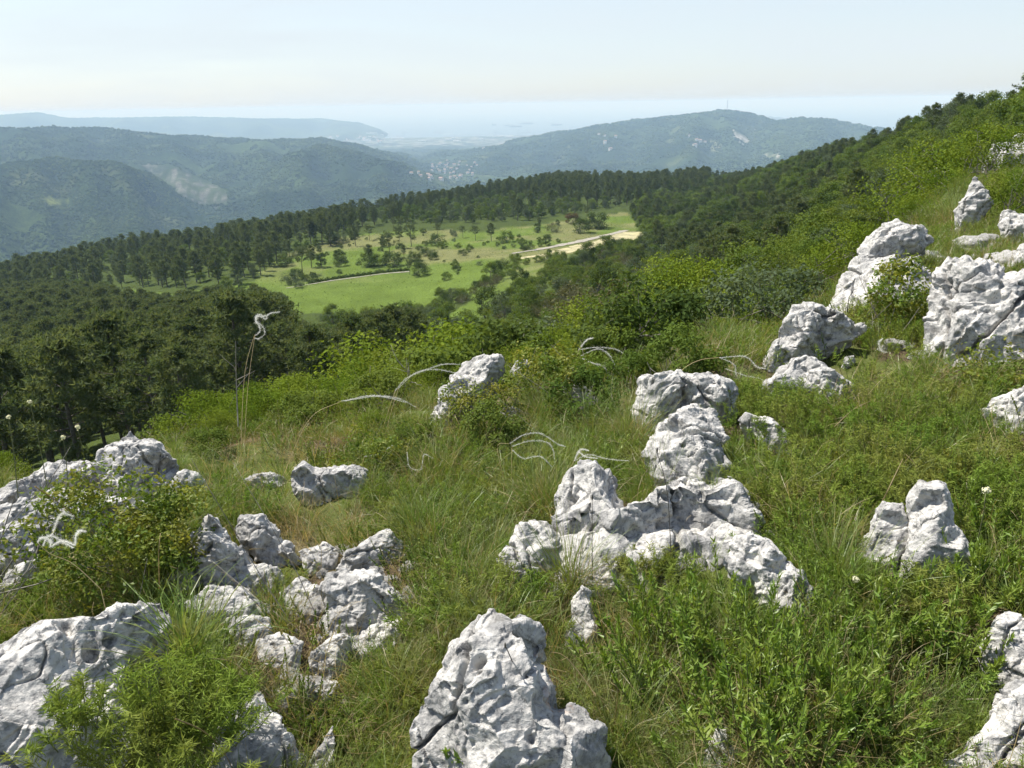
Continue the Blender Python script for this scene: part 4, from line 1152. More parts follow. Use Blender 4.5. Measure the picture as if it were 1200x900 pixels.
# single trees that stand out: (base px, py, crown height px, kind, label)
def solo(px_, py_, hpx, kind, label, r=None, zs=1.0, group=None):
    P = hit(px_, py_) if r is None else at_r(px_, py_, r)
    if r is not None: P[2] = float(gz(P[0], P[1]))
    H = {'pine': 9.5, 'flat_pine': 7., 'broad': 5.9, 'dark': 5.9, 'grey': 5.9, 'lime': 3.9, 'nearbush': 1.4, 'nearbroad': 2.4, 'brownbush': 2.2}.get(kind, 1.5)
    if r is not None:
        d = ray(px_, py_-hpx); top = d[2]/math.hypot(d[0], d[1])*r
        return plant(kind, P, max(.15, (top-P[2])/H/zs), label, group, zs=zs)
    d = float(P @ Fv); return plant(kind, P, hpx*d/FOC/H/zs, label, group, zs=zs)
for a_ in [
  (641,288,14,'dark','lone round dark tree standing by the near part of the gravel track'),
  (618,293,12,'darkbush','dark rounded bush at the near end of the gravel track, on its far side'),
  (594,284,14,'bush','small bush alone in the dry grass left of the gravel track'),
  (753,297,27,'grey','silvery green round tree right of the gravel clearing'),
  (708,302,27,'broad','loose green tree in front of the right part of the gravel clearing'),
  (688,312,30,'dark','tall oval green tree in front of the gravel clearing'),
  (355,322,30,'flat_pine','spreading pine with a bare stem, alone in the meadow by a dark conical bush'),
  (348,328,14,'darkbush','dark conical bush at the foot of the spreading meadow pine'),
  (365,313,26,'pine','pine behind the spreading meadow pine, one of a tight clump'),
  (377,313,18,'dark','dark bushy tree at the right end of the meadow pine clump'),
  (333,312,14,'darkbush','broad dark bush left of the meadow pine clump'),
  (400,312,12,'darkbush','low dark bush alone in the middle of the meadow'),
  (432,312,16,'darkbush','dark bush in a row of bushes across the meadow middle'),
  (442,312,14,'bush','green bush in a row of bushes across the meadow middle'),
  (457,303,28,'flat_pine','flat topped pine in the meadow above the row of bushes'),
  (461,312,18,'darkbush','dark wide bush under the flat topped meadow pine'),
  (468,291,24,'flat_pine','wide flat pine in the upper meadow, left one of two touching crowns'),
  (482,289,24,'flat_pine','wide flat pine in the upper meadow, right one of two touching crowns'),
  (485,306,12,'darkbush','small pointed dark bush right of the flat topped meadow pine'),
  (508,304,9,'darkbush','small round bush in the right part of the meadow'),
  (498,300,10,'darkbush','small dark juniper in the right part of the meadow'),
  (512,288,14,'darkbush','dark upright bush in the upper right meadow'),
  (480,322,16,'flat_pine','small pine at the right end of the field path'),
  (494,323,16,'darkbush','dark bush beside the right end of the field path'),
  (378,285,34,'pine','tall meadow pine at the edge of the far wood, with a clear stem'),
  (388,288,18,'dark','dark low tree beside the tall pine at the edge of the far wood'),
  (368,286,26,'pine','pine left of the tall one at the edge of the far wood'),
  (420,277,18,'pine','slim pine in front of the far wood above the meadow'),
  (326,292,34,'pine','pine at the left end of the upper meadow'),
  (316,312,30,'pine','pine at the left edge of the meadow by the pale bushes'),
  (350,337,10,'greybush','pale bush beside the left end of the field path'),
  (341,334,14,'greybush','taller pale bush beside the left end of the field path'),
  (370,330,8,'darkbush','low dark bush just above the field path'),
  (402,284,12,'greybush','pale bushes in the upper meadow below the far wood'),
  (451,289,8,'bush','small round bush left of the flat pines'),
  (432,296,5,'bush','tiny bush in the dry upper meadow'),
  (670,262,12,'rustbush','rusty red bush at the far edge of the meadow beyond the gravel'),
  (648,272,12,'brownbush','brownish bush at the far edge of the meadow'),
  (683,273,18,'darkbush','dark mass of bush at the far meadow edge, above the gravel track'),
  (700,268,20,'darkbush','dark mass of bush at the far meadow edge, nearest the gravel track'),
  ]:
    if a_[2]: solo(*a_)
pts = dart([(300,330),(330,300),(400,278),(470,272),(560,274),(640,264),(660,285),(600,300),(520,330),(500,318),(350,332)], 150, 400, -16, 6, 5.5, rg, 5000, lambda x, y: np.where(fbm(xy3(x, y, 1/30.), 2, 221) > -.05, .8, .25), top=2)
for q_ in pts[:75]:
    kind = ['darkbush', 'bush', 'greybush', 'darkbush'][int(rg.integers(0, 4))]; plant(kind, q_, rg.uniform(.4, 1.5), 'small bush dotted in the dry grass of the upper meadow', 'bushes dotted over the meadow')
print('meadow', len(pts))
pts = dart([(300,330),(330,296),(400,276),(470,268),(600,262),(720,256),(700,268),(560,285),(500,300),(420,318),(360,330)], 150, 420, -16, 8, 7, rg, 3000, lambda x, y: np.where(fbm(xy3(x, y, 1/40.), 2, 223) > -.05, .5, .12), top=5)
for q_ in pts[:26]:
    kd = ['flat_pine', 'pine', 'flat_pine', 'dark', 'broad'][int(rg.integers(0, 5))]
    plant(kd, q_, rg.uniform(.4, .85), ('pine standing loosely in the upper meadow' if 'pine' in kd else 'round broadleaf tree standing loosely in the upper meadow'), ('loose pines of the upper meadow' if 'pine' in kd else 'loose broadleaf trees of the upper meadow'))
pts = dart([(130,352),(150,338),(215,345),(300,330),(330,298),(400,276),(560,268),(740,252),(740,285),(610,318),(500,385),(430,378),(335,372)], 120, 450, -26, 10, 1.3, rg, 26000, lambda x, y: np.where(fbm(xy3(x, y, 1/12.), 3, 225) > .02, .9, .12), top=1)
stuff('meadow_tufts', source('bush'), pts, rg.uniform(.04, .15, len(pts)), rg); print('tufts', len(pts))
# 5. big bushes just below the brow
for a_ in [
  (806,452,150,'nearbroad','big light green tree below the brow, right of centre', 17.5),
  (765,442,95,'nearbroad','light green bush at the left foot of the big tree below the brow', 15.0),
  (862,440,100,'nearbroad','light green bush at the right foot of the big tree, behind the rocks', 12.5),
  (700,425,95,'brownbush','brown twiggy bush left of the big light green tree', 24.0),
  (890,410,80,'grey','greyish tree behind the leaning crag, its nearest neighbour', 17.0),
  (955,350,75,'broad','light green tree rising behind the top of the leaning crag', 22.0),
  (1190,262,70,'nearbush','yellowish green shrub at the right edge between pale rocks', 9.8),
  (1100,208,45,'nearbush','yellow green bush high on the right slope by the farthest rib', 24.0),
  (285,552,85,'nearbush','bright green bush behind the tall feather grass, left of centre', 5.2),
  (335,545,100,'nearbush','bright green bush rising behind the rounded grey rock', 6.0),
  (390,520,75,'nearbush','bright green bush on the brow left of the jagged rock', 6.2),
  (440,500,80,'nearbush','bright green bush just left of the jagged rock', 5.8),
  (260,548,50,'nearbush','low bright green bush right of the peaked boulder', 4.6),
  (8,590,62,'nearbush','bright green bush at the left edge behind the ledge', 5.0),
  (655,440,55,'nearbush','light green bush behind the thin grey ridge', 6.5),
  (720,425,50,'nearbush','light green bush behind the feather grass right of centre', 8.0),
  (620,425,40,'nearbush','light green bush behind the small pointed rock', 9.0),
  (490,440,60,'nearbush','light green bush beyond the jagged rock on its left', 9.5),
  (545,420,35,'nearbush','light green bush directly behind the jagged rock', 10.0),
  (870,420,60,'nearbush','light green bush behind the central outcrop', 8.0),
  (520,520,95,'nearbush','light green bush between the jagged rock and the bush on its left', 5.4),
  (1000,310,52,'nearbush','light green bush behind the folded grey boulder, on its left', 11.5),
  (1070,268,40,'nearbush','light green bush behind the folded grey boulder, on its right', 14.0),
  (1110,240,44,'nearbush','light green bush left of the upright pale rock on the right slope', 18.0),
  (250,560,105,'nearbush','bright bush at the brow just behind the tall feather grass stems', 4.9),
  (310,560,110,'nearbush','bright bush at the brow left above the low pale rock', 5.2),
  (365,545,105,'nearbush','bright bush at the brow above the rounded grey rock, on its right', 5.4),
  (415,535,95,'nearbush','bright bush at the brow between the rounded grey rock and the feather grass', 5.0),
  (470,505,75,'nearbush','bright bush at the brow touching the jagged rock on its left', 4.9),
  (610,455,52,'nearbush','bright bush at the brow touching the small pointed rock behind', 5.3),
  (670,455,58,'nearbush','bright bush at the brow right behind the drooping feather grass', 5.6),
  (715,460,62,'nearbush','bright bush at the brow left of the blocky outcrop head', 5.3),
  (770,445,48,'nearbush','bright bush at the brow behind the left end of the blocky outcrop head', 5.9),
  (845,450,45,'nearbush','bright bush at the brow behind the right end of the blocky outcrop head', 5.8),
  (880,425,60,'nearbush','bright bush at the brow just left of the split blocky rock', 6.6),
  (600,425,42,'lime','bright bush just beyond the brow, behind the small pointed rock', 7.4),
  (650,425,48,'lime','bright bush beyond the brow above the thin grey ridge, on its left', 9.0),
  (690,430,52,'nearbush','bright bush beyond the brow above the thin grey ridge, on its right', 7.0),
  (735,440,60,'lime','bright bush beyond the brow, close left of the blocky outcrop head', 8.4),
  (830,430,60,'lime','bright bush beyond the brow, directly behind the blocky outcrop head', 8.8),
  (920,400,70,'lime','bright bush beyond the brow, left of the split blocky rock', 9.5),
  (465,470,62,'lime','bright bush beyond the brow, left of the jagged rock and its twigs', 7.5),
  (350,520,84,'lime','bright bush beyond the brow, above the rounded grey rock', 7.0),
  (230,560,60,'nearbush','bright bush beyond the brow between the peaked boulder and the tall feather grass', 5.6),
  (1165,182,40,'nearbush','light green bush partly hiding the farthest pale rib', 22.5)]:
    solo(a_[0], a_[1], a_[2], a_[3], a_[4], r=a_[5])
P7 = [(940,380),(985,325),(1040,246),(1115,208),(1140,160),(1200,135),(1260,90),(1260,40),(1000,150),(900,300),(880,380)]
pts = dart(P7, 8.5, 34, 14, 40, 1.5, rg, 9000, None, top=1.8)
for q_ in pts[:90]:
    r_ = math.hypot(q_[0], q_[1])
    kd = ['lime', 'lime', 'broad', 'dark', 'grey'][int(rg.integers(0, 5))]
    plant(kd, q_-np.array([0, 0, .1]), rg.uniform(.28, .5)*(.6+.7*smooth(9, 30, r_))*(1 if kd == 'lime' else .65), 'leafy bush on the upper right slope just beyond the rocks', 'bushes beyond the right rocks')
print('P7', len(pts))
pts = dart(P7, 16, 95, 20, 43, 2.3, rg, 9000, None, top=4)
pts = pts[rg.permutation(len(pts))][:130]
for q_ in pts:
    r_ = math.hypot(q_[0], q_[1]); kd = ['dark', 'broad', 'grey', 'dark', 'broad'][int(rg.integers(0, 5))]
    plant(kd, q_-np.array([0, 0, .15]), rg.uniform(.34, .62)*(.55+.45*smooth(16, 60, r_)), 'small leafy tree on the upper right slope between the rocks and the skyline', 'small trees on the upper right slope')
print('P7b', len(pts))
P6 = [(200,560),(330,500),(440,470),(560,448),(740,440),(905,402),(905,372),(700,378),(560,400),(505,432),(400,480),(300,505),(230,530)]
pts = dart(None, 5.5, 18, -24, 20, .85, rg, 3000, lambda x, y: np.where((np.degrees(np.arctan2(x, y)) < -8) & (np.hypot(x, y) > 13), .15, .9), top=1.2)
for q_ in pts:
    if on_rock(*q_): continue
    plant(['nearbush', 'nearbush', 'darkbush', 'bush', 'greybush'][int(rg.integers(0, 5))], q_-np.array([0, 0, .1]), rg.uniform(.24, .62), 'green bush on the slope falling away just behind the brow rocks', 'fresh green bushes just below the brow')
print('P6', len(pts), 'bushes', len([o for o in SC.objects if o.name.startswith('leafy_bush')]))
pb = dart(None, 3.3, 6.2, -30, 14, .34, rg, 1500, lambda x, y: np.where(fbm(xy3(x, y, 1.1), 2, 231) > -.12, .8, .05), top=.5)
nb = 0
for q_ in pb:
    s = rg.uniform(.10, .24); q1 = project(np.array([q_+[0, 0, s*1.2], q_+[.1, 0, s*.7], q_+[-.1, 0, s*.7]]))
    if on_rock(*q_) or any(inpoly(q1, d_['outline']).any() for d_ in ROCKS) or nb > 60: continue
    nb += 1; plant('nearbush' if rg.random() < .6 else 'bush', q_-np.array([0, 0, .02]), s, 'low green bush growing in the grass along the rocky brow', 'low bushes along the brow')
print('brow', nb)
for kind, l in REST.items():
    P = np.concatenate([a for a, b in l]); s = np.concatenate([b for a, b in l])
    nm = {'pine': 'distant_pine_wood', 'broad': 'distant_broadleaf_wood', 'dark': 'distant_dark_wood', 'grey': 'distant_grey_green_wood', 'lime': 'distant_light_green_wood'}.get(kind, 'distant_scrub')
    stuff(nm, source(kind), P, s, rg); print('rest', kind, len(P))
# the wooded far slopes: low crowns seen as one mass
m_far = leaf_mat('far_canopy', (.021, .037, .013), (.050, .074, .019), (.085, .110, .032), .14, .006)
cc_ = bpy.data.collections.new('canopy_kinds')
for i in range(4):
    import bmesh
    bm = bmesh.new(); bmesh.ops.create_icosphere(bm, subdivisions=2, radius=1)
    V = np.array([v.co for v in bm.verts]); s = 1+.55*pnoise(V*1.7+i*9, 3)+.25*pnoise(V*4+i*5, 4)
    for v, k in zip(bm.verts, s): v.co = (v.co.x*k, v.co.y*k, v.co.z*k*.8)
    me = bpy.data.meshes.new('canopy'); bm.to_mesh(me); bm.free(); me.materials.append(m_far)
    cc_.objects.link(bpy.data.objects.new('canopy_%d' % i, me))
n = 170000
lr = rg.uniform(math.log(900), math.log(8000), n); a = rg.uniform(-40, 30, n); r = np.exp(lr); x, y = r*np.sin(np.radians(a)), r*np.cos(np.radians(a))
z = gz(x, y); ok = seen(x, y, z+8); pxx = project(np.stack([x, y, z], 1))
ok &= (fbm(xy3(x, y, 1/300.), 3, 301)+.25*fbm(xy3(x, y, 1/80.), 2, 302) > -.33) & (z > -418)
for poly in ([(155,193),(200,194),(235,208),(262,222),(270,236),(250,241),(228,238),(205,222),(185,208)], [(46,232),(80,233),(88,239),(62,241)], [(856,150),(872,158),(880,166),(873,168),(862,160)], [(895,181),(910,180),(915,184),(898,185)]):
    ok &= ~inpoly(pxx, poly)
ok &= ~((np.abs(pxx[:, 0]-525) < 45) & (pxx[:, 1] > 183) & (pxx[:, 1] < 225) & (rg.random(n) < .6))
P = np.stack([x, y, z+1], 1)[ok]; rr = r[ok]
stuff('far_wood', cc_, P, rr*.00115*rg.uniform(.7, 1.5, len(P))*(1+.25*rg.normal(size=len(P))).clip(.5, 1.8), rg, .1); print('far canopy', len(P))
# ---------------------------------------------------------------- plants of the rocky brow
M_GRASS = leaf_mat('green_grass', (.115, .19, .030), (.165, .235, .044), (.235, .24, .085), .36, 9.0, .2)
M_STRAW = leaf_mat('straw', (.30, .23, .11), (.42, .33, .17), (.24, .19, .09), .35, 12.0, .2)
M_FEATH = leaf_mat('feathery_leaves', (.115, .19, .032), (.17, .235, .042), (.22, .24, .06), .32, 4.0)
M_HERB = leaf_mat('herb_leaves', (.12, .205, .026), (.16, .24, .034), (.205, .26, .045), .34, 14.0, .14)
M_SHRUB = leaf_mat('small_shrub_leaves', (.085, .14, .022), (.12, .175, .028), (.22, .215, .035), .36, 9.0, .06)
M_YELL = leaf_mat('yellow_leaves', (.26, .28, .03), (.32, .32, .04), (.20, .24, .03), .45, 9.0)
M_STEM = plain_mat('green_stems', (.12, .13, .045), .7, .3, 30)
M_TWIG = plain_mat('dead_twigs', (.30, .27, .23), .9, .3, 30)
M_PLUME = leaf_mat('silky_plume', (.80, .79, .74), (.84, .83, .79), None, .5, tint=(1, 1, .97))
M_AWN = plain_mat('straw_awn', (.52, .40, .20), .6, .2, 40)
M_CREAM = leaf_mat('cream_flowers', (.75, .72, .48), (.80, .78, .60), None, .3, tint=(1, 1, .8))
M_BUD = plain_mat('dark_buds', (.07, .06, .045), .8, .3, 60)

def horiz(rng, n):
    a = rng.uniform(0, 2*math.pi, n); return np.stack([np.cos(a), np.sin(a), np.zeros(n)], 1)
def up_tilt(rng, n, s):
    return unit(np.array([0, 0, 1.])+rng.normal(size=(n, 3))*s*np.array([1, 1, .2]))
def tuft(rng, n, spread, L, W, bend, tilt=.28, mb=None, m=0):
    mb = mb or MB(); b = np.concatenate([rng.normal(size=(n, 2))*spread, np.full((n, 1), -.01)], 1)
    up = up_tilt(rng, n, tilt); d = unit(horiz(rng, n)*.5+b*np.array([1, 1, 0])/spread*.5+1e-6)
    d = unit(d-(d*up).sum(1)[:, None]*up)
    blades(mb, b, d, rng.uniform(*L, n), rng.uniform(*W, n), rng.uniform(*bend, n), rng, 5, m, up)
    return mb
def feathery(rng, stems, spread, H, nl, leaf, w, mb=None, sm=None, dome=True):
    """fine cut foliage: many thin leaflets in whorls up soft stems"""
    mb = mb or MB(); sm = sm or MB(); Cs, Ts = [], []
    for i in range(stems):
        b = rng.normal(size=2)*spread; h = H*rng.uniform(.6, 1.1)*(1-.35*min(1, np.hypot(*b)/(spread*2.2)) if dome else 1)
        out = np.array([b[0], b[1], 0])*1.0/(spread*2.5); d = unit(np.array([out[0]*.8, out[1]*.8, 1.])+rng.normal(size=3)*.15)
        s = rng.uniform(.12, 1.0, nl)**.8; p = np.array([b[0], b[1], 0])+d*(h*s)[:, None]
        t = unit(horiz(rng, nl)*rng.uniform(.6, 1.1, nl)[:, None]+d*rng.uniform(.25, 1.0, nl)[:, None])
        Cs.append(p+t*leaf*.45); Ts.append(t)
        tube(sm, [np.array([b[0], b[1], -.02]), np.array([b[0], b[1], 0])+d*h*.9], [.0016, .0008], 3)
    C = np.concatenate(Cs); T = np.concatenate(Ts)
    leaves(mb, C, unit(rng.normal(size=C.shape)+np.array([0, 0, .6])), rng.uniform(.6, 1.3, len(C))*leaf, w, rng, T=T)
    return mb, sm
def herb(rng, stems, spread, H, nl, leaf, w, mb=None, sm=None):
    """upright leafy stems with lance-shaped leaves, densest at the tip"""
    mb = mb or MB(); sm = sm or MB()
    for i in range(stems):
        b = rng.normal(size=2)*spread; h = H*rng.uniform(.65, 1.12)
        d = unit(np.array([b[0], b[1], 0])*1.6/(spread*6)+np.array([0, 0, 1.])+rng.normal(size=3)*.12)
        s = np.linspace(.10, 1.0, nl)**.75; ang = np.arange(nl)*2.4+rng.uniform(0, 6)
        base = np.array([b[0], b[1], 0])+d*(h*s)[:, None]+np.array([0, 0, 0])
        o = np.stack([np.cos(ang), np.sin(ang), np.zeros(nl)], 1)
        t = unit(o*(1.15-.75*s)[:, None]+d*(.35+.8*s)[:, None]); ll = leaf*rng.uniform(.75, 1.2, nl)*(1.05-.35*s)
        nn = unit(d-(t*d).sum(1)[:, None]*t+.25*rng.normal(size=(nl, 3)))
        leaves(mb, base+t*ll[:, None]*.5, nn, ll, w*ll/leaf, rng, T=t, fold=.05)
        tube(sm, [np.array([b[0], b[1], -.02]), np.array([b[0], b[1], 0])+d*h*.55, np.array([b[0], b[1], 0])+d*h], [.0022, .0016, .0008], 4)
    return mb, sm
def unlinked(name, meshes):
    c = bpy.data.collections.new(name)
    for i, me in enumerate(meshes): c.objects.link(bpy.data.objects.new('%s_%d' % (name, i), me))
    return c
rf = np.random.default_rng(23)
K_GRASS = unlinked('grass_kinds', [tuft(rf, 46, .035, (.09, .24), (.0022, .0042), (.3, 1.7)).mesh('grass', [M_GRASS], False) for _ in range(6)])
K_FINE = unlinked('fine_grass_kinds', [tuft(rf, 60, .03, (.12, .30), (.0013, .0024), (.4, 2.0), .2).mesh('grass', [M_GRASS], False) for _ in range(4)])
K_STRAW = unlinked('straw_kinds', [tuft(rf, 26, .05, (.08, .26), (.0014, .0026), (.4, 2.4), .7).mesh('straw', [M_STRAW], False) for _ in range(5)])
def two(pair, mats):
    mb, sm = pair; o = MB(); o.merge(mb, 0); o.merge(sm, 1); return o.mesh('herb', mats, False)
K_FEATH = unlinked('feathery_kinds', [two(feathery(rf, 16, .045, .15, 46, .021, .0028), [M_FEATH, M_STEM]) for _ in range(5)])
K_HERB = unlinked('herb_kinds', [two(herb(rf, 6, .035, .19, 24, .032, .0075), [M_HERB, M_STEM]) for _ in range(5)])
K_SHRUB = unlinked('subshrub_kinds', [two(herb(rf, 9, .05, .13, 26, .016, .0085), [M_SHRUB, M_STEM]) for _ in range(4)])

def spread_points(n, r0, r1, rng, a0=-56, a1=56, power=0.0):
    lr = rng.uniform(math.log(r0), math.log(r1), n); r = np.exp(lr); a = np.radians(rng.uniform(a0, a1, n))
    return r*np.sin(a), r*np.cos(a), r
SUBPATCH = {}
def field(name, coll, n, r0, r1, test, scale, tilt=.12, label=None, seed=0, sink=.0):
    rng = np.random.default_rng(500+seed); x, y, r = spread_points(n, r0, r1, rng); z = gz(x, y)
    p = project(np.stack([x, y, z], 1)); ok = test(x, y, r, p, rng) & ((np.abs(np.degrees(np.arctan2(x, y))) > 44) | seen(x, y, z+.4))
    x, y, z, r = x[ok], y[ok], z[ok], r[ok]
    keep = np.array([not on_rock(a, b, c, .0) for a, b, c in zip(x, y, z)])
    for hh, pr in ((.05, .85), (.11, .6)):          # the turf is cropped short right in front of the stones
        q1 = project(np.stack([x, y, z+hh], 1)); m_ = np.zeros(len(x), bool)
        for d_ in ROCKS: m_ |= inpoly(q1, d_['outline'])
        m_ &= r < 4.6
        keep &= ~(m_ & (rng.random(len(x)) < pr))
    P = np.stack([x, y, z-sink], 1)[keep]
    s = rng.uniform(*scale, len(P))*np.clip(.45+.11*r[keep], .5, .95)*(1+.9*smooth(9, 25, r[keep]))*np.where((r[keep] > 3.4) & (np.abs(x[keep]+.2*r[keep]) < .45*r[keep]), .72, 1)
    stuff(name, coll, P, s, rng, tilt, label); print(name, len(P))
def nz(x, y, s, sd, o=3): return fbm(xy3(x, y, s), o, sd)
LITTER = [(300,640),(370,590),(450,600),(430,640),(500,640),(480,700),(430,760),(400,830),(330,800),(290,720),(360,690)]
def d_lit(p): return inpoly(p, LITTER)
RIGHT = lambda p: smooth(820, 900, p[:, 0])
field('grass', K_GRASS, 13000, 1.05, 38, lambda x, y, r, p, g: (nz(x, y, 1.1, 401) > -.22-.1*RIGHT(p)) & ~(d_lit(p) & (g.random(len(x)) < .85)) & (g.random(len(x)) > .72*RIGHT(p)*(r < 7)), (.55, 1.15), seed=1)
field('fine_grass', K_FINE, 8500, 1.3, 36, lambda x, y, r, p, g: (nz(x, y, .9, 402) > -.05) & (g.random(len(x)) > .6*RIGHT(p)) & ~(d_lit(p) & (g.random(len(x)) < .6)), (.55, 1.1), seed=2)
field('dry_grass', K_STRAW, 11000, 1.05, 32, lambda x, y, r, p, g: (nz(x, y, 1.3, 403) > .12) | (d_lit(p)) | (g.random(len(x)) < .24), (.7, 1.5), .3, seed=3)
field('feathery_undergrowth', K_FEATH, 13500, 1.05, 18, lambda x, y, r, p, g: (nz(x, y, 1.2, 404)+.5*RIGHT(p)*(p[:, 1] < 680) > .0) & ~d_lit(p), (.6, 1.25), seed=4)
field('leafy_undergrowth', K_HERB, 3100, 1.05, 9, lambda x, y, r, p, g: (nz(x, y, 1.0, 405)+.25*RIGHT(p)+.0004*(p[:, 1]-600) > .16) & ~d_lit(p), (.6, 1.1), seed=5)
field('subshrub_undergrowth', K_SHRUB, 5000, 1.6, 30, lambda x, y, r, p, g: (nz(x, y, 1.0, 406)+.15*RIGHT(p) > .08), (.7, 1.3), seed=6)

# --- plants that stand out, each a thing of its own
def px_base(px_, py_, r=None):
    if r is None: return hit(px_, py_)
    return at_r(px_, py_, r)
def clump(name, cat, label, P, parts, group=None, rotz=None, scale=1):
    e = link(name, None, None, tuple(P), float(rf.uniform(0, 6.28)) if rotz is None else rotz, scale); e.empty_display_size = .05
    tag(e, label, cat, group)
    for nm, me in parts: link(nm, me, e)
    return e
def tussock(label, px_, py_, n=190, L=(.16, .34), spread=.035, W=(.0014, .0026), bend=(.3, 1.7), straw=.35, tilt=.32, r=None):
    g = tuft(rf, n, spread, L, W, bend, tilt); s = tuft(rf, int(n*straw)+4, spread*1.15, (L[0]*.5, L[1]*.75), W, (bend[0]+.3, bend[1]+.7), tilt*1.5)
    clump('grass_tussock', 'grass', label, px_base(px_, py_, r), [('green_blades', g.mesh('green_blades', [M_GRASS], False)), ('dry_blades', s.mesh('dry_blades', [M_STRAW], False))])
tussock('large tussock with straw coloured base tucked behind the left lump of the big white slab', 648, 606, 420, (.16, .36), .05, straw=.9)
tussock('grass tussock filling the notch between the big slab and the steep middle slab', 775, 572, 300, (.14, .30), .04, straw=.7, r=2.75)
tussock('green tussock growing on the big white slab near its right end', 838, 600, 150, (.09, .2), .02, straw=.5, r=2.45)
tussock('thin grass tussock in front of the big slab beside the rounded grey white rock', 668, 690, 200, (.14, .33), .035, straw=.5)
tussock('grass tussock in the gap below the thin grey ridge', 700, 520, 260, (.16, .36), .06, straw=.5)
tussock('tall grass tussock left of the steep middle slab', 742, 520, 240, (.18, .36), .05, straw=.6)
tussock('grass tussock right of the pitted rock tail', 985, 700, 180, (.14, .3), .04, straw=.3)
tussock('grass tussock between the big slab and the narrow hollowed rock', 905, 600, 260, (.16, .32), .05, straw=.4)
tussock('grass tussock on the brow left of the thin grey ridge', 640, 500, 260, (.16, .34), .06, straw=.4)
tussock('grass tussock in the open grass above the mottled grey rock', 500, 640, 260, (.15, .3), .05, straw=.4)
tussock('broad grass tussock in the middle of the open grass left of centre', 520, 570, 300, (.16, .34), .07, straw=.35)
tussock('short tussock at the foot of the pitted white boulder, on its left', 470, 830, 220, (.12, .26), .045, straw=.2)
tussock('tussock right of the pitted white boulder with long dry blades', 728, 880, 200, (.14, .3), .04, straw=.5)
tussock('tussock between the slanting pointed slab and the small leaved shrub', 190, 700, 160, (.16, .3), .04, straw=.4)
tussock('tall seeding tussock on the right slope above the largest boulder', 1120, 262, 300, (.3, .6), .12, (.003, .005), straw=.9)
tussock('pale dry tussock behind the folded grey boulder', 1090, 272, 300, (.3, .6), .14, (.003, .005), straw=1.6)
tussock('dry tussock growing on the shoulder of the crag beside the folded boulder', 1078, 318, 200, (.12, .28), .08, (.002, .004), straw=2.2)
# sedge with long arching leaves
g = tuft(rf, 110, .03, (.13, .30), (.0026, .0046), (.6, 2.2), .5)
clump('sedge_tuft', 'grass', 'sedge tuft with long arching blades above the feathery green clump', px_base(222, 770, 1.72), [('blades', g.mesh('blades', [M_GRASS], False))])

def feather_clump(label, px_, py_, H, spread, stems, r=None):
    a, b = feathery(rf, stems, spread, H, 62, .026, .0028)
    clump('feathery_herb', 'plant', label, px_base(px_, py_, r), [('leaves', a.mesh('leaves', [M_FEATH], False)), ('stems', b.mesh('stems', [M_STEM], False))])
feather_clump('big feathery green clump over the slab at bottom left', 185, 880, .21, .06, 100, 1.5)
feather_clump('feathery green clump at the bottom left, right half of the mound over the slab', 235, 850, .17, .045, 60, 1.55)
feather_clump('soft yellowish green cushion between the knobbly rock and the rounded grey rock', 262, 612, .16, .10, 90)
feather_clump('feathery cushion at the left edge under the grey shaded rock', 70, 712, .16, .09, 80)
feather_clump('feathery cushion above the pitted white boulder', 560, 716, .15, .09, 90)
feather_clump('feathery cushion between the big slab and the pitted boulder', 620, 708, .12, .06, 50)
feather_clump('feathery cushion under the middle of the big white slab', 770, 690, .13, .07, 60)
feather_clump('feathery clump on the bottom left slab, a small one', 85, 850, .09, .03, 22, 1.5)
feather_clump('wide feathery mound above the tall white rock post', 1060, 556, .2, .14, 100)
feather_clump('wide feathery mound left of the tall white rock post', 960, 590, .2, .14, 100)
feather_clump('feathery mound at the right edge under the low hollowed rock', 1160, 600, .2, .13, 90)
feather_clump('feathery mound below the low dome with two holes', 935, 500, .2, .14, 100)
feather_clump('feathery mound right of the low dome with two holes', 1060, 500, .2, .15, 100)
feather_clump('feathery clump at the foot of the tall white rock post', 1110, 712, .12, .06, 50)

def herb_clump(label, px_, py_, H, spread, stems, leaf=.036, w=.0085, r=None, mt=None, nm='leafy_herb'):
    a, b = herb(rf, stems, spread, H, 36, leaf, w)
    clump(nm, 'plant', label, px_base(px_, py_, r), [('leaves', a.mesh('leaves', [mt or M_HERB], False)), ('stems', b.mesh('stems', [M_STEM], False))])
for i, (x_, y_, h_, lb) in enumerate([
  (750,790,.24,'leafy herb clump with lance shaped leaves, left end of the bright mass at bottom right'),
  (800,770,.25,'bright leafy herb clump below the big white slab, in the upper part of the mass'),
  (850,760,.24,'bright leafy herb clump just under the pitted rock tail'),
  (800,850,.26,'large bright leafy herb clump above the bottom edge, left of the poking grey rock'),
  (865,835,.27,'largest bright leafy herb clump, directly above the poking grey rock'),
  (915,810,.26,'bright leafy herb clump right of the largest one'),
  (905,890,.24,'leafy herb clump at the bottom edge right of the poking grey rock'),
  (960,850,.22,'leafy herb clump with pale flowers near the bottom edge'),
  (1030,770,.22,'leafy herb clump below the furrowed grey splinter'),
  (1075,740,.20,'leafy herb clump in front of the tall white rock post'),
  (1010,850,.22,'leafy herb clump left of the bottom right slab'),
  (1120,780,.20,'leafy herb clump left of the right edge rock'),
  (640,925,.12,'small leafy herb in front of the pitted white boulder'),
  (585,925,.10,'small leafy herb at the bottom edge before the shaded boulder face'),
  (690,925,.12,'small leafy herb at the bottom right foot of the pitted boulder'),
  (1165,700,.16,'leafy herb clump above the right edge rock'),
  (1180,640,.18,'leafy herb clump at the right edge below the feathery mound')]):
    herb_clump(lb, x_, y_, h_*.85, .05, 24)

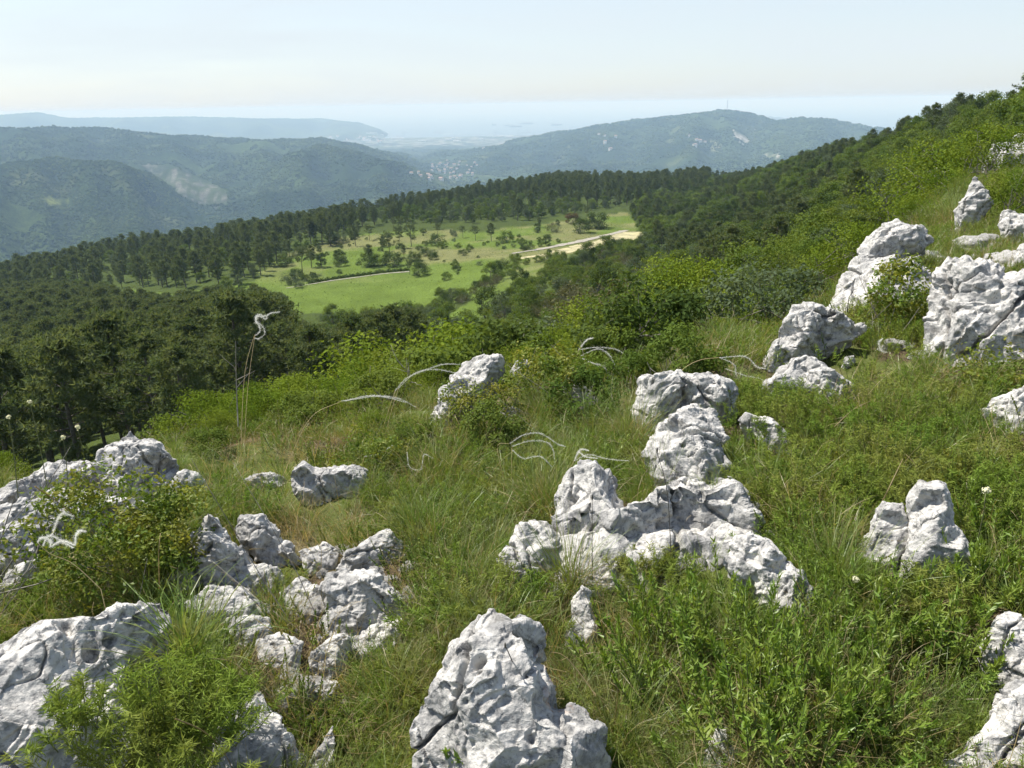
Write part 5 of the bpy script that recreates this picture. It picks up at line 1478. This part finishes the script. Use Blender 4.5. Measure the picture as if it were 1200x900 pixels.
def shrublet(label, px_, py_, H, R, nl, leaf, mt, r=None, lumps=22):
    tr, cr = broad_proto(int(px_+py_*3), H, R, nl, leaf, lumps > 10, lumps, .1)
    clump('small_shrub', 'shrub', label, px_base(px_, py_, r), [('stems', tr.mesh('stems', [M_BARKG])), ('leaves', cr.mesh('leaves', [mt], False))], rotz=0)
shrublet('small leaved shrub in front of the peaked boulder at left', 135, 672, .36, .26, 5200, .017, M_SHRUB, 2.55, 30)
shrublet('small leaved shrub right of the one before the peaked boulder', 205, 660, .26, .17, 3000, .016, M_SHRUB, 2.5)
shrublet('low small leaved shrub beside the rounded grey rock on the brow', 430, 560, .2, .2, 2500, .016, M_SHRUB)
shrublet('leafy shrub growing in the gap of the crag beside the largest boulder', 1048, 402, .55, .28, 3400, .026, M_SHRUB, 5.1)
shrublet('dark green shrub at the foot of the crag, above the square stone', 1070, 448, .22, .30, 3400, .022, M_SHRUB, 4.7)
herb_clump('yellow green sprig on the squat block, in front of the largest boulder', 1140, 388, .26, .010, 7, .034, .024, 4.7, M_YELL, 'leafy_sprig')
herb_clump('yellow leaved sprig left of the squat pale block', 1100, 396, .15, .008, 5, .028, .02, 4.8, M_YELL, 'leafy_sprig')
shrublet('small leaved shrub in front of the jagged rock at centre', 560, 496, .22, .22, 2200, .017, M_SHRUB)
shrublet('green shrub right of the jagged rock under the small pointed rock', 640, 478, .34, .26, 2600, .02, M_SHRUB)
shrublet('green shrub below the largest boulder at the right', 1175, 455, .15, .28, 1600, .02, M_SHRUB)

# --- feather grass: stems and silky plumes
def smooth_curve(pts, n):
    pts = np.asarray(pts, float); t = np.linspace(0, 1, len(pts)); s = np.linspace(0, 1, n); m = np.gradient(pts, t, axis=0)
    k = np.clip(np.searchsorted(t, s)-1, 0, len(t)-2); h_ = t[k+1]-t[k]; u = ((s-t[k])/h_)[:, None]; h_ = h_[:, None]
    return (2*u**3-3*u**2+1)*pts[k]+(u**3-2*u**2+u)*h_*m[k]+(-2*u**3+3*u**2)*pts[k+1]+(u**3-u**2)*h_*m[k+1]
def pxcurve(pts, r, n, wob=.03):
    c = smooth_curve(pts, n); ph = rf.uniform(0, 6)
    return np.array([at_r(a, b, r*(1+wob*math.sin(ph+3*i/n))) for i, (a, b) in enumerate(c)])
def feather_grass(label, stems, plumes, r, base=None, hair=.011):
    allp = [p for c in stems for p in c]
    foot = max(allp, key=lambda p: p[1]); P0 = at_r(foot[0], foot[1], r); zg = float(gz(P0[0], P0[1]))
    org = np.array([P0[0], P0[1], min(P0[2], zg+.25)])
    e = link('feather_grass', None, None, tuple(org)); e.empty_display_size = .05; tag(e, label, 'grass')
    for c in stems:
        mb = MB(); pts = pxcurve(c, r, 14, .01)-org
        if c[0][1] >= foot[1]-25: pts = np.vstack([[[pts[0][0]*.6, pts[0][1]*.6, zg-org[2]-.03]], pts])
        tube(mb, pts, np.linspace(.0011, .0007, len(pts))*max(1, r/3.2), 4); link('stem', mb.mesh('stem', [M_AWN]), e)
    for c in plumes:
        mb = MB(); n = 90; pts = pxcurve(c, r, n, .035)-org; tan = unit(np.gradient(pts, axis=0))
        tube(mb, pts, np.linspace(.0004, .0002, n)*max(1, r/3), 4)
        k = rf.integers(0, n, 800); d = unit(np.cross(tan[k], rf.normal(size=(800, 3)))*.8+tan[k]*1.0)
        L_ = hair*1.3*rf.uniform(.3, 1.0, 800)*(.45+.55*np.sin(np.pi*np.clip(k/n*.9+.1, 0, 1)))*max(1, r/3)
        w_ = unit(np.cross(d, rf.normal(size=d.shape)))*(.00019*max(1, r/2.4)); b = pts[k]
        V = np.stack([b-w_, b+w_, b+d*L_[:, None]], 1).reshape(-1, 3); i = np.arange(800)*3
        mb.add(V, tris=np.stack([i, i+1, i+2], 1)); link('plume', mb.mesh('plume', [M_PLUME], False), e)
    g = tuft(rf, 60, .03, (.12, .3), (.0013, .0022), (.3, 1.5)); link('blades', g.mesh('blades', [M_GRASS], False), e, (0, 0, zg-org[2]))
feather_grass('tall feather grass with a tightly curled white plume rising against the dark pines', [[(285,560),(288,490),(292,440),(299,392)],[(282,555),(284,480),(288,430),(298,393)]],
  [[(298,396),(303,397),(310,391),(308,383),(300,376),(301,370),(306,369),(311,374),(315,368),(328,365)],[(299,393),(304,389),(304,382),(300,377),(302,371),(309,371),(318,367),(327,366)]], 3.5, hair=.013)
feather_grass('feather grass arching to the right toward the jagged rock at centre', [[(440,545),(448,505),(463,458)],[(445,545),(455,495),(467,455)]],
  [[(463,458),(477,443),(500,433),(520,427),(543,427)],[(467,455),(487,437),(510,433),(533,437),(540,440)]], 3.6)
feather_grass('feather grass with one long flat plume left of the jagged rock', [[(330,562),(362,492),(400,470)]], [[(400,470),(420,467),(443,464),(467,467),(487,477)],[(404,470),(430,464),(455,466),(476,472)]], 3.3)
feather_grass('feather grass with drooping plumes on the brow above the thin grey ridge', [[(668,470),(669,445),(678,410)],[(672,470),(676,440),(680,417)]],
  [[(678,410),(687,399),(695,396)],[(680,417),(700,409),(713,415),(720,427),(727,433)],[(682,420),(693,425),(707,430),(717,443),(728,453)],[(678,410),(700,407),(723,410),(737,420),(740,431)]], 4.4)
feather_grass('feather grass with wavy plumes at the centre, left of the big white slab', [[(600,610),(590,560),(583,523),(597,520)],[(606,610),(600,560),(600,525)]],
  [[(597,520),(613,510),(633,508),(653,520),(662,523)],[(600,523),(620,517),(640,518),(648,527),(650,543)],[(600,527),(613,537),(633,535),(647,547)]], 2.75)
feather_grass('feather grass whose plumes lie over the left lump of the big white slab', [[(640,610),(660,563),(673,540)]],
  [[(673,540),(680,527),(690,528)],[(673,540),(690,533),(713,538),(737,540)],[(674,538),(678,530),(686,535),(700,537)]], 2.6)
feather_grass('feather grass with tangled plumes before the small leaved shrub at left', [[(118,690),(86,661),(59,649),(44,636)]],
  [[(44,636),(49,630),(59,634),(59,641)],[(59,641),(73,634),(88,639)],[(88,639),(89,627),(94,622),(100,623)],[(62,625),(66,612),(73,602),(86,605)],[(50,640),(58,628),(75,636),(86,642)]], 1.95)
feather_grass('feather grass looping over the right side of the blocky head of the central outcrop', [[(790,450),(800,433),(820,422),(843,419)]],
  [[(843,419),(873,418),(887,430),(897,432)],[(843,419),(860,427),(863,440),(873,453),(897,453)],[(850,432),(873,440),(893,445),(900,460),(887,468),(870,457)]], 3.8)
feather_grass('feather grass with a single hooked plume in front of the leaning crag', [[(1024,465),(1027,450)]], [[(1027,450),(1030,435),(1042,427),(1043,413)],[(1043,413),(1033,411),(1030,402),(1034,397)]], 4.5)
feather_grass('small curled plume over the leafy herbs at bottom right', [[(880,860),(876,838)]], [[(876,838),(867,829),(860,827),(871,811),(875,807),(867,802)]], 1.72)
feather_grass('feather grass with short tangled plumes in the open grass left of centre', [[(425,575),(424,550),(427,535)],[(480,575),(478,550),(477,530)]],
  [[(427,535),(443,532),(460,522)],[(477,530),(480,547),(493,550),(497,533),(507,537)],[(482,552),(492,548),(500,550)]], 3.05)

# --- flower stalks, seed heads, dead twigs, dry stems
def flower(label, pts, r, kind='cream', size=.010):
    foot = pts[0]; P0 = at_r(*foot, r); zg = float(gz(P0[0], P0[1])); org = np.array([P0[0], P0[1], min(P0[2], zg+.2)])
    e = link('flower_stalk', None, None, tuple(org)); tag(e, label, 'flower'); mb = MB(); c = pxcurve(pts, r, 10, .01)-org
    c = np.vstack([[[c[0][0], c[0][1], min(c[0][2], zg-org[2])-.03]], c]); tube(mb, c, np.linspace(.0016, .0010, len(c))*max(1, r/2.4), 5); link('stem', mb.mesh('stem', [M_STEM if kind == 'cream' else M_BUD]), e)
    hb = MB(); tip = c[-1]
    if kind == 'cream':
        n = 46; d = unit(rf.normal(size=(n, 3))+np.array([0, 0, .5])); leaves(hb, tip+d*size*rf.uniform(.3, 1.0, n)[:, None], d, size*.8, size*.6, rf)
        link('flower_head', hb.mesh('flower_head', [M_CREAM], False), e)
    else:
        s = np.linspace(0, 1, 8); tube(hb, tip+np.outer(s*size*4-size, [0, 0, 1]), size*.55*np.sin(np.pi*(s*.86+.09)), 8); link('seed_head', hb.mesh('seed_head', [M_BUD]), e)
for a_ in [('cream flower head on a tall stalk at the left edge, the leftmost one', [(22,590),(16,530),(10,489)], 3.3),
  ('cream flower head on the tallest stalk near the left edge, against the dark pines', [(60,600),(48,530),(35,471)], 3.3),
  ('pale yellow flower head on a stalk rising from the left ledge, nearest the peaked boulder', [(106,610),(99,540),(91,501)], 3.0),
  ('pale flower head on a stalk above the left ledge, second from the peaked boulder', [(80,590),(78,545),(74,513)], 3.1),
  ('cream flower by the right side of the tall white rock post', [(1153,600),(1154,585),(1156,575)], 2.3, 'cream', .012),
  ('cream flower in the grass left of the tall white rock post', [(1000,720),(1002,700),(1003,679)], 2.0, 'cream', .011),
  ('cream flower above the leafy herbs left of the bottom right slab', [(955,835),(954,820),(953,809)], 1.6, 'cream', .009),
  ('pale flower spike in the middle of the leafy herbs at bottom right', [(930,870),(929,845),(928,826)], 1.6, 'cream', .013),
  ('pale flower at the bottom edge right of the poking grey rock', [(968,915),(967,895),(966,880)], 1.5, 'cream', .011),
  ('tall dark seed head on a thin stalk before the steep middle slab', [(788,690),(785,620),(781,570),(770,530)], 2.15, 'bud', .0055),
  ('small dark seed head on a thin stalk in front of the big slab', [(695,735),(694,660),(694,585)], 2.05, 'bud', .005),
  ('dark bristly seed head over the pitted white boulder', [(640,900),(622,830),(596,765),(592,758)], 1.38, 'bud', .004)]: flower(*a_)
def twig(label, pts, r, rad_=.004, kids=5, seed=0, fork=.4):
    P0 = at_r(*pts[0], r); e_rng = np.random.default_rng(seed); mb = MB(); c = pxcurve(pts, r, 12, .02)-P0
    tube(mb, c, np.linspace(rad_, rad_*.3, 12), 5); Lt = np.linalg.norm(c[-1]-c[0])
    for i in range(kids):
        k = int(e_rng.integers(3, 11)); d = unit(unit(c[k]-c[k-1])+e_rng.normal(size=3)*.6); limb(mb, c[k], d, Lt*fork*e_rng.uniform(.4, 1), rad_*.5, e_rng, 4, 4, .1)
    o = link('dead_twig', mb.mesh('dead_twig', [M_TWIG]), None, tuple(P0)); tag(o, label, 'twig')
twig('bare pale twig standing beside the tall feather grass against the pines', [(279,500),(277,450),(276,400)], 4.2, .004, 4, 1)
twig('forked dead branch behind the rounded grey rock on the brow', [(330,555),(355,535),(385,518),(410,505)], 4.6, .007, 8, 2, .5)
twig('bare dark twigs left of the jagged rock at centre', [(485,480),(483,455),(478,425)], 5.0, .007, 8, 3, .6)
twig('bare whitish branch sticking out of the hillside trees at right', [(1110,212),(1102,200),(1094,186)], 30, .05, 6, 4, .6)
twig('bare grey branches in the brown bush left of the big light green tree', [(705,400),(715,385),(735,378)], 20, .03, 7, 5, .6)
def straw(label, pts, r):
    P0 = at_r(*pts[0], r); mb = MB(); c = pxcurve(pts, r, 16, .02)-P0; tube(mb, c, np.linspace(.0018, .0008, 16)*max(1, r/2.2), 4)
    o = link('dry_stem', mb.mesh('dry_stem', [M_STRAW]), None, tuple(P0)); tag(o, label, 'dry stem')
for a_ in [('long straw coming off the left ledge down to the right', [(41,570),(70,590),(95,612),(125,640)], 2.5), ('bent straw in front of the slanting pointed slab', [(187,690),(186,650),(188,625)], 2.1),
  ('arching pale straw above the bottom left slab', [(330,830),(300,800),(270,775),(235,772)], 1.6), ('long straw lying from the feathery clump to the bottom edge', [(205,842),(235,855),(258,875),(275,905)], 1.42),
  ('straw bent over the right side of the pitted white boulder', [(698,815),(680,790),(660,768),(642,764)], 1.5), ('kinked dry stem right of the pitted white boulder', [(718,900),(720,850),(724,810),(716,800)], 1.5),
  ('straw leaning right in the grass below the low dome', [(978,500),(1000,480),(1020,470)], 3.2), ('long pale straw leaning against the tall white rock post', [(1033,590),(1045,565),(1058,538)], 2.4),
  ('straw lying across the herbs below the tall white rock post', [(985,720),(1020,712),(1065,710)], 1.95), ('upright pale broken stem left of the right edge rock', [(1086,800),(1092,775),(1096,752)], 1.7)]: straw(*a_)
# ---------------------------------------------------------------- paths, the far town, the harbour
def strip(name, pts, width, mat, up=.10, r=None, n=60, label=None):
    c = smooth_curve(pts, n); P = np.array([hit(a, b) for a, b in c]); t = unit(np.gradient(P[:, :2], axis=0)); s = np.stack([-t[:, 1], t[:, 0]], 1)
    wv = np.array(width if np.ndim(width) else [width]*n); wv = np.interp(np.linspace(0, 1, n), np.linspace(0, 1, len(wv)), wv)
    wv = wv*(1+.18*np.array([math.sin(i*1.7)+math.sin(i*.61) for i in range(n)])*.5)
    rows = []
    for k in (-1, -.33, .33, 1):
        q_ = P[:, :2]+s*(wv*.5*k)[:, None]; rows.append(np.column_stack([q_, gz(q_[:, 0], q_[:, 1])+up]))
    V = np.stack(rows, 1).reshape(-1, 3); f = [(i*4+k, i*4+k+1, (i+1)*4+k+1, (i+1)*4+k) for i in range(n-1) for k in range(3)]
    me = mesh_from(name, V, quads=np.array(f), mats=[mat]); o = link(name, me); tag(o, kind='structure'); return o
M_PATH = plain_mat('pale_gravel', (.25, .23, .185), .95, .25, .8, .3)
M_DRY = plain_mat('dry_clearing', (.30, .27, .14), .95, .45, .35, .3)
strip('field_path', [(335,338),(360,334),(390,329),(420,325),(450,321),(480,318.5)], .8, M_PATH)
strip('gravel_track', [(600,297.5),(640,291),(680,283),(710,276),(735,270)], [2.0, 3.0, 3.2, 3.0, 2.6], M_PATH, .14)
strip('clearing', [(610,303),(640,299),(670,293),(700,287),(730,279),(742,272)], [3, 8, 11, 12, 12, 9], M_DRY, .10)
# low hedge and wall along the field path
mb = MB(); rgp = np.random.default_rng(31)
c = smooth_curve([(362,332.5),(390,327.3),(420,323.2),(450,319.4),(478,316.8)], 150); P = np.array([hit(a, b) for a, b in c])
C = np.repeat(P, 26, 0)+rgp.normal(size=(3900, 3))*np.array([.35, .35, .0]); C[:, 2] += rgp.uniform(.05, .75, 3900)*np.repeat((.7+.5*np.sin(np.arange(150)*.7)+.3*np.sin(np.arange(150)*1.9)).clip(.25, 1.4), 26)
leaves(mb, C-P[0], unit(rgp.normal(size=C.shape)), .35, .22, rgp)
o = link('hedge', mb.mesh('hedge', [M_DARKB], False), None, tuple(P[0])); tag(o, 'low dark hedge along the upper side of the pale field path', 'hedge')

M_WALLW = plain_mat('pale_render', (.62, .60, .55), .9, .15, .4); M_TILE = plain_mat('roof_tiles', (.28, .20, .16), .9, .25, .5); M_SHED = plain_mat('shed_roof', (.66, .66, .64), .6, .1, .2)
M_STEEL = plain_mat('painted_steel', (.32, .34, .36), .6, .15, .3); M_HULL = plain_mat('ship_hull', (.10, .13, .18), .6, .2, .1)
def house_mesh(w, d, h, rf_):
    wl = MB(); box(wl, (-w/2, -d/2, -4), (w/2, d/2, h)); roof = MB(); e = .5
    V = [(-w/2-e, -d/2-e, h+.05), (w/2+e, -d/2-e, h+.05), (w/2+e, d/2+e, h+.05), (-w/2-e, d/2+e, h+.05), (-w/2-e, 0, h+rf_), (w/2+e, 0, h+rf_)]
    roof.add(V, [(0,1,5,4),(2,3,4,5),(3,2,1,0)], [(0,4,3),(1,2,5)]); return wl.mesh('walls', [M_WALLW], False), roof.mesh('roof', [M_TILE if rf_ > 2 else M_SHED], False)
HM = [house_mesh(11, 9, 6, 3), house_mesh(15, 10, 8, 3.4), house_mesh(9, 9, 9, 3)]
SM = [house_mesh(90, 40, 12, 1.5), house_mesh(140, 50, 14, 1.5), house_mesh(60, 30, 16, 1.2)]
rgt = np.random.default_rng(41)
def building(nm, M_, x_, y_, label, group, cat, sc=1.0, rot=None):
    P = hit(x_, y_)
    if 'coast' in label and P[1] < 8200: return
    e = link(nm, None, None, tuple(P), float(rgt.uniform(-.6, .6)) if rot is None else rot, sc); tag(e, label, cat, group)
    w_, r_ = M_[int(rgt.integers(0, len(M_)))]; link('walls', w_, e); link('roof', r_, e)
for i in range(48):
    building('house', HM, rgt.normal(528, 20), rgt.uniform(189, 212), 'small pale house with a tiled roof in the village on the valley floor', 'houses of the valley village', 'house', rgt.uniform(.8, 1.4))
for i in range(26):
    building('house', HM, rgt.uniform(385, 470), rgt.uniform(160, 168), 'tiny pale house of the suburb behind the left hill, near the coast', 'houses of the coastal suburb', 'house', rgt.uniform(1.6, 2.6))
for i in range(12):
    building('house', HM, rgt.choice([678, 690, 715, 720, 560, 812]) + rgt.normal()*5, rgt.uniform(158, 178), 'tiny pale house scattered on the slope of the right hill', 'houses on the right hill', 'house', rgt.uniform(1.0, 1.8))
for i in range(34):
    building('warehouse', SM, rgt.uniform(425, 615), rgt.uniform(156.5, 166), 'long pale roofed shed of the harbour on the coastal plain', 'sheds of the harbour', 'warehouse', rgt.uniform(.6, 1.2), rgt.uniform(-.3, .3))
def beam(mb, a, b, r): tube(mb, [np.array(a, float), np.array(b, float)], [r, r], 4)
def crane_mesh():
    leg = MB(); jib = MB()
    for sx in (-12, 12):
        for sy in (-9, 9): beam(leg, (sx, sy, -2), (sx, sy, 45), 1.6)
        beam(leg, (sx, -9, 22), (sx, 9, 22), 1.2)
    for sy in (-9, 9): beam(leg, (-12, sy, 45), (12, sy, 45), 1.4)
    beam(jib, (-25, 0, 46), (62, 0, 48), 1.7); beam(jib, (0, 0, 46), (0, 0, 78), 1.5); beam(jib, (0, 0, 78), (55, 0, 49), .8); beam(jib, (0, 0, 78), (-24, 0, 47), .8)
    return leg.mesh('legs', [M_STEEL]), jib.mesh('jib', [M_STEEL])
CM = crane_mesh()
for x_, y_, lb in ((473,158,'harbour crane at the left end of the port, alone'),(510,157,'harbour crane left of the middle of the port'),(516,158,'harbour crane just right of another, left of the middle of the port'),(580,158,'harbour crane near the right end of the port, beside a bright shed'),(608,158,'harbour crane at the right end of the port, left one of two'),(616,158,'harbour crane at the right end of the port, right one of two')):
    P = hit(x_, y_+2); e = link('harbour_crane', None, None, tuple(P), float(rgt.uniform(-.5, .5)), 1.1); tag(e, lb, 'crane'); link('legs', CM[0], e); link('jib', CM[1], e)
def ship_mesh():
    h_ = MB(); n = 12; s = np.linspace(-1, 1, n); wd = 16*np.clip(1-np.abs(s)**3.2, .05, 1); V = []
    for k, w_ in zip(s, wd):
        x_ = k*100; V += [(x_, -w_*.8, -6), (x_*1.03, -w_, 13+4*max(0, k)**2), (x_*1.03, w_, 13+4*max(0, k)**2), (x_, w_*.8, -6)]
    q = [(i*4+a, (i+1)*4+a, (i+1)*4+(a+1) % 4, i*4+(a+1) % 4) for i in range(n-1) for a in range(4)]; q += [(3,2,1,0), ((n-1)*4, (n-1)*4+1, (n-1)*4+2, (n-1)*4+3)]
    h_.add(V, q); b = MB(); box(b, (-88, -13, 13.2), (-66, 13, 36)); box(b, (-80, -5, 36.2), (-72, 5, 46)); c = MB()
    for x_ in range(-55, 80, 24): box(c, (x_, -13, 13.2), (x_+20, 13, 20+(x_ % 5)))
    return h_.mesh('hull', [M_HULL], False), b.mesh('bridge', [M_WALLW], False), c.mesh('cargo', [M_TILE], False)
SH = ship_mesh()
def ship(x_, y_, lb, rot, sc):
    d = ray(x_, y_); P = d*(SEA/d[2]); e = link('cargo_ship', None, None, (P[0], P[1], SEA+.5), rot, sc); tag(e, lb, 'ship')
    for nm, me in zip(('hull', 'bridge', 'cargo'), SH): link(nm, me, e)
ship(579, 147, 'cargo ship at anchor in the bay, the leftmost one', 1.2, 1.2); ship(604, 149, 'cargo ship in the bay just off the port', .2, 1.3); ship(617, 145.5, 'wide cargo ship in the bay, farthest out', .1, 1.6); ship(652, 147, 'cargo ship in the bay close to the shoulder of the right hill', .3, 1.2); ship(596, 147.5, 'cargo ship in the bay left of the one just off the port', .5, 1.0)
def mast(label, px_, py_, top, r=None, wd=3.0):
    P = hit(px_, py_) if r is None else at_r(px_, py_, r); P[2] = float(gz(P[0], P[1])) ; H = (py_-top)*float(P @ Fv)/FOC+4; mb = MB(); ar = MB()
    for a in range(3):
        th = a*2.094; beam(mb, (wd*math.cos(th), wd*math.sin(th), -3), (wd*.15*math.cos(th), wd*.15*math.sin(th), H), wd*.13)
        for k in range(8):
            f0, f1 = k/8, (k+1)/8; g0, g1 = 1-.85*f0, 1-.85*f1; t2 = th+2.094
            beam(mb, (wd*g0*math.cos(th), wd*g0*math.sin(th), H*f0), (wd*g1*math.cos(t2), wd*g1*math.sin(t2), H*f1), wd*.07)
    for k in (.75, .85, .95): beam(ar, (-wd*.7, 0, H*k), (wd*.7, 0, H*k), wd*.12)
    e = link('radio_mast', None, None, tuple(P)); tag(e, label, 'mast'); link('lattice', mb.mesh('lattice', [M_STEEL]), e); link('aerials', ar.mesh('aerials', [M_STEEL]), e)
mast('thin lattice mast on the top of the right hill across the valley', 852, 130, 119, 6000, 4.0)
mast('slim leaning looking mast above the trees on the skyline at right', 1128, 125, 107, 225, .35)
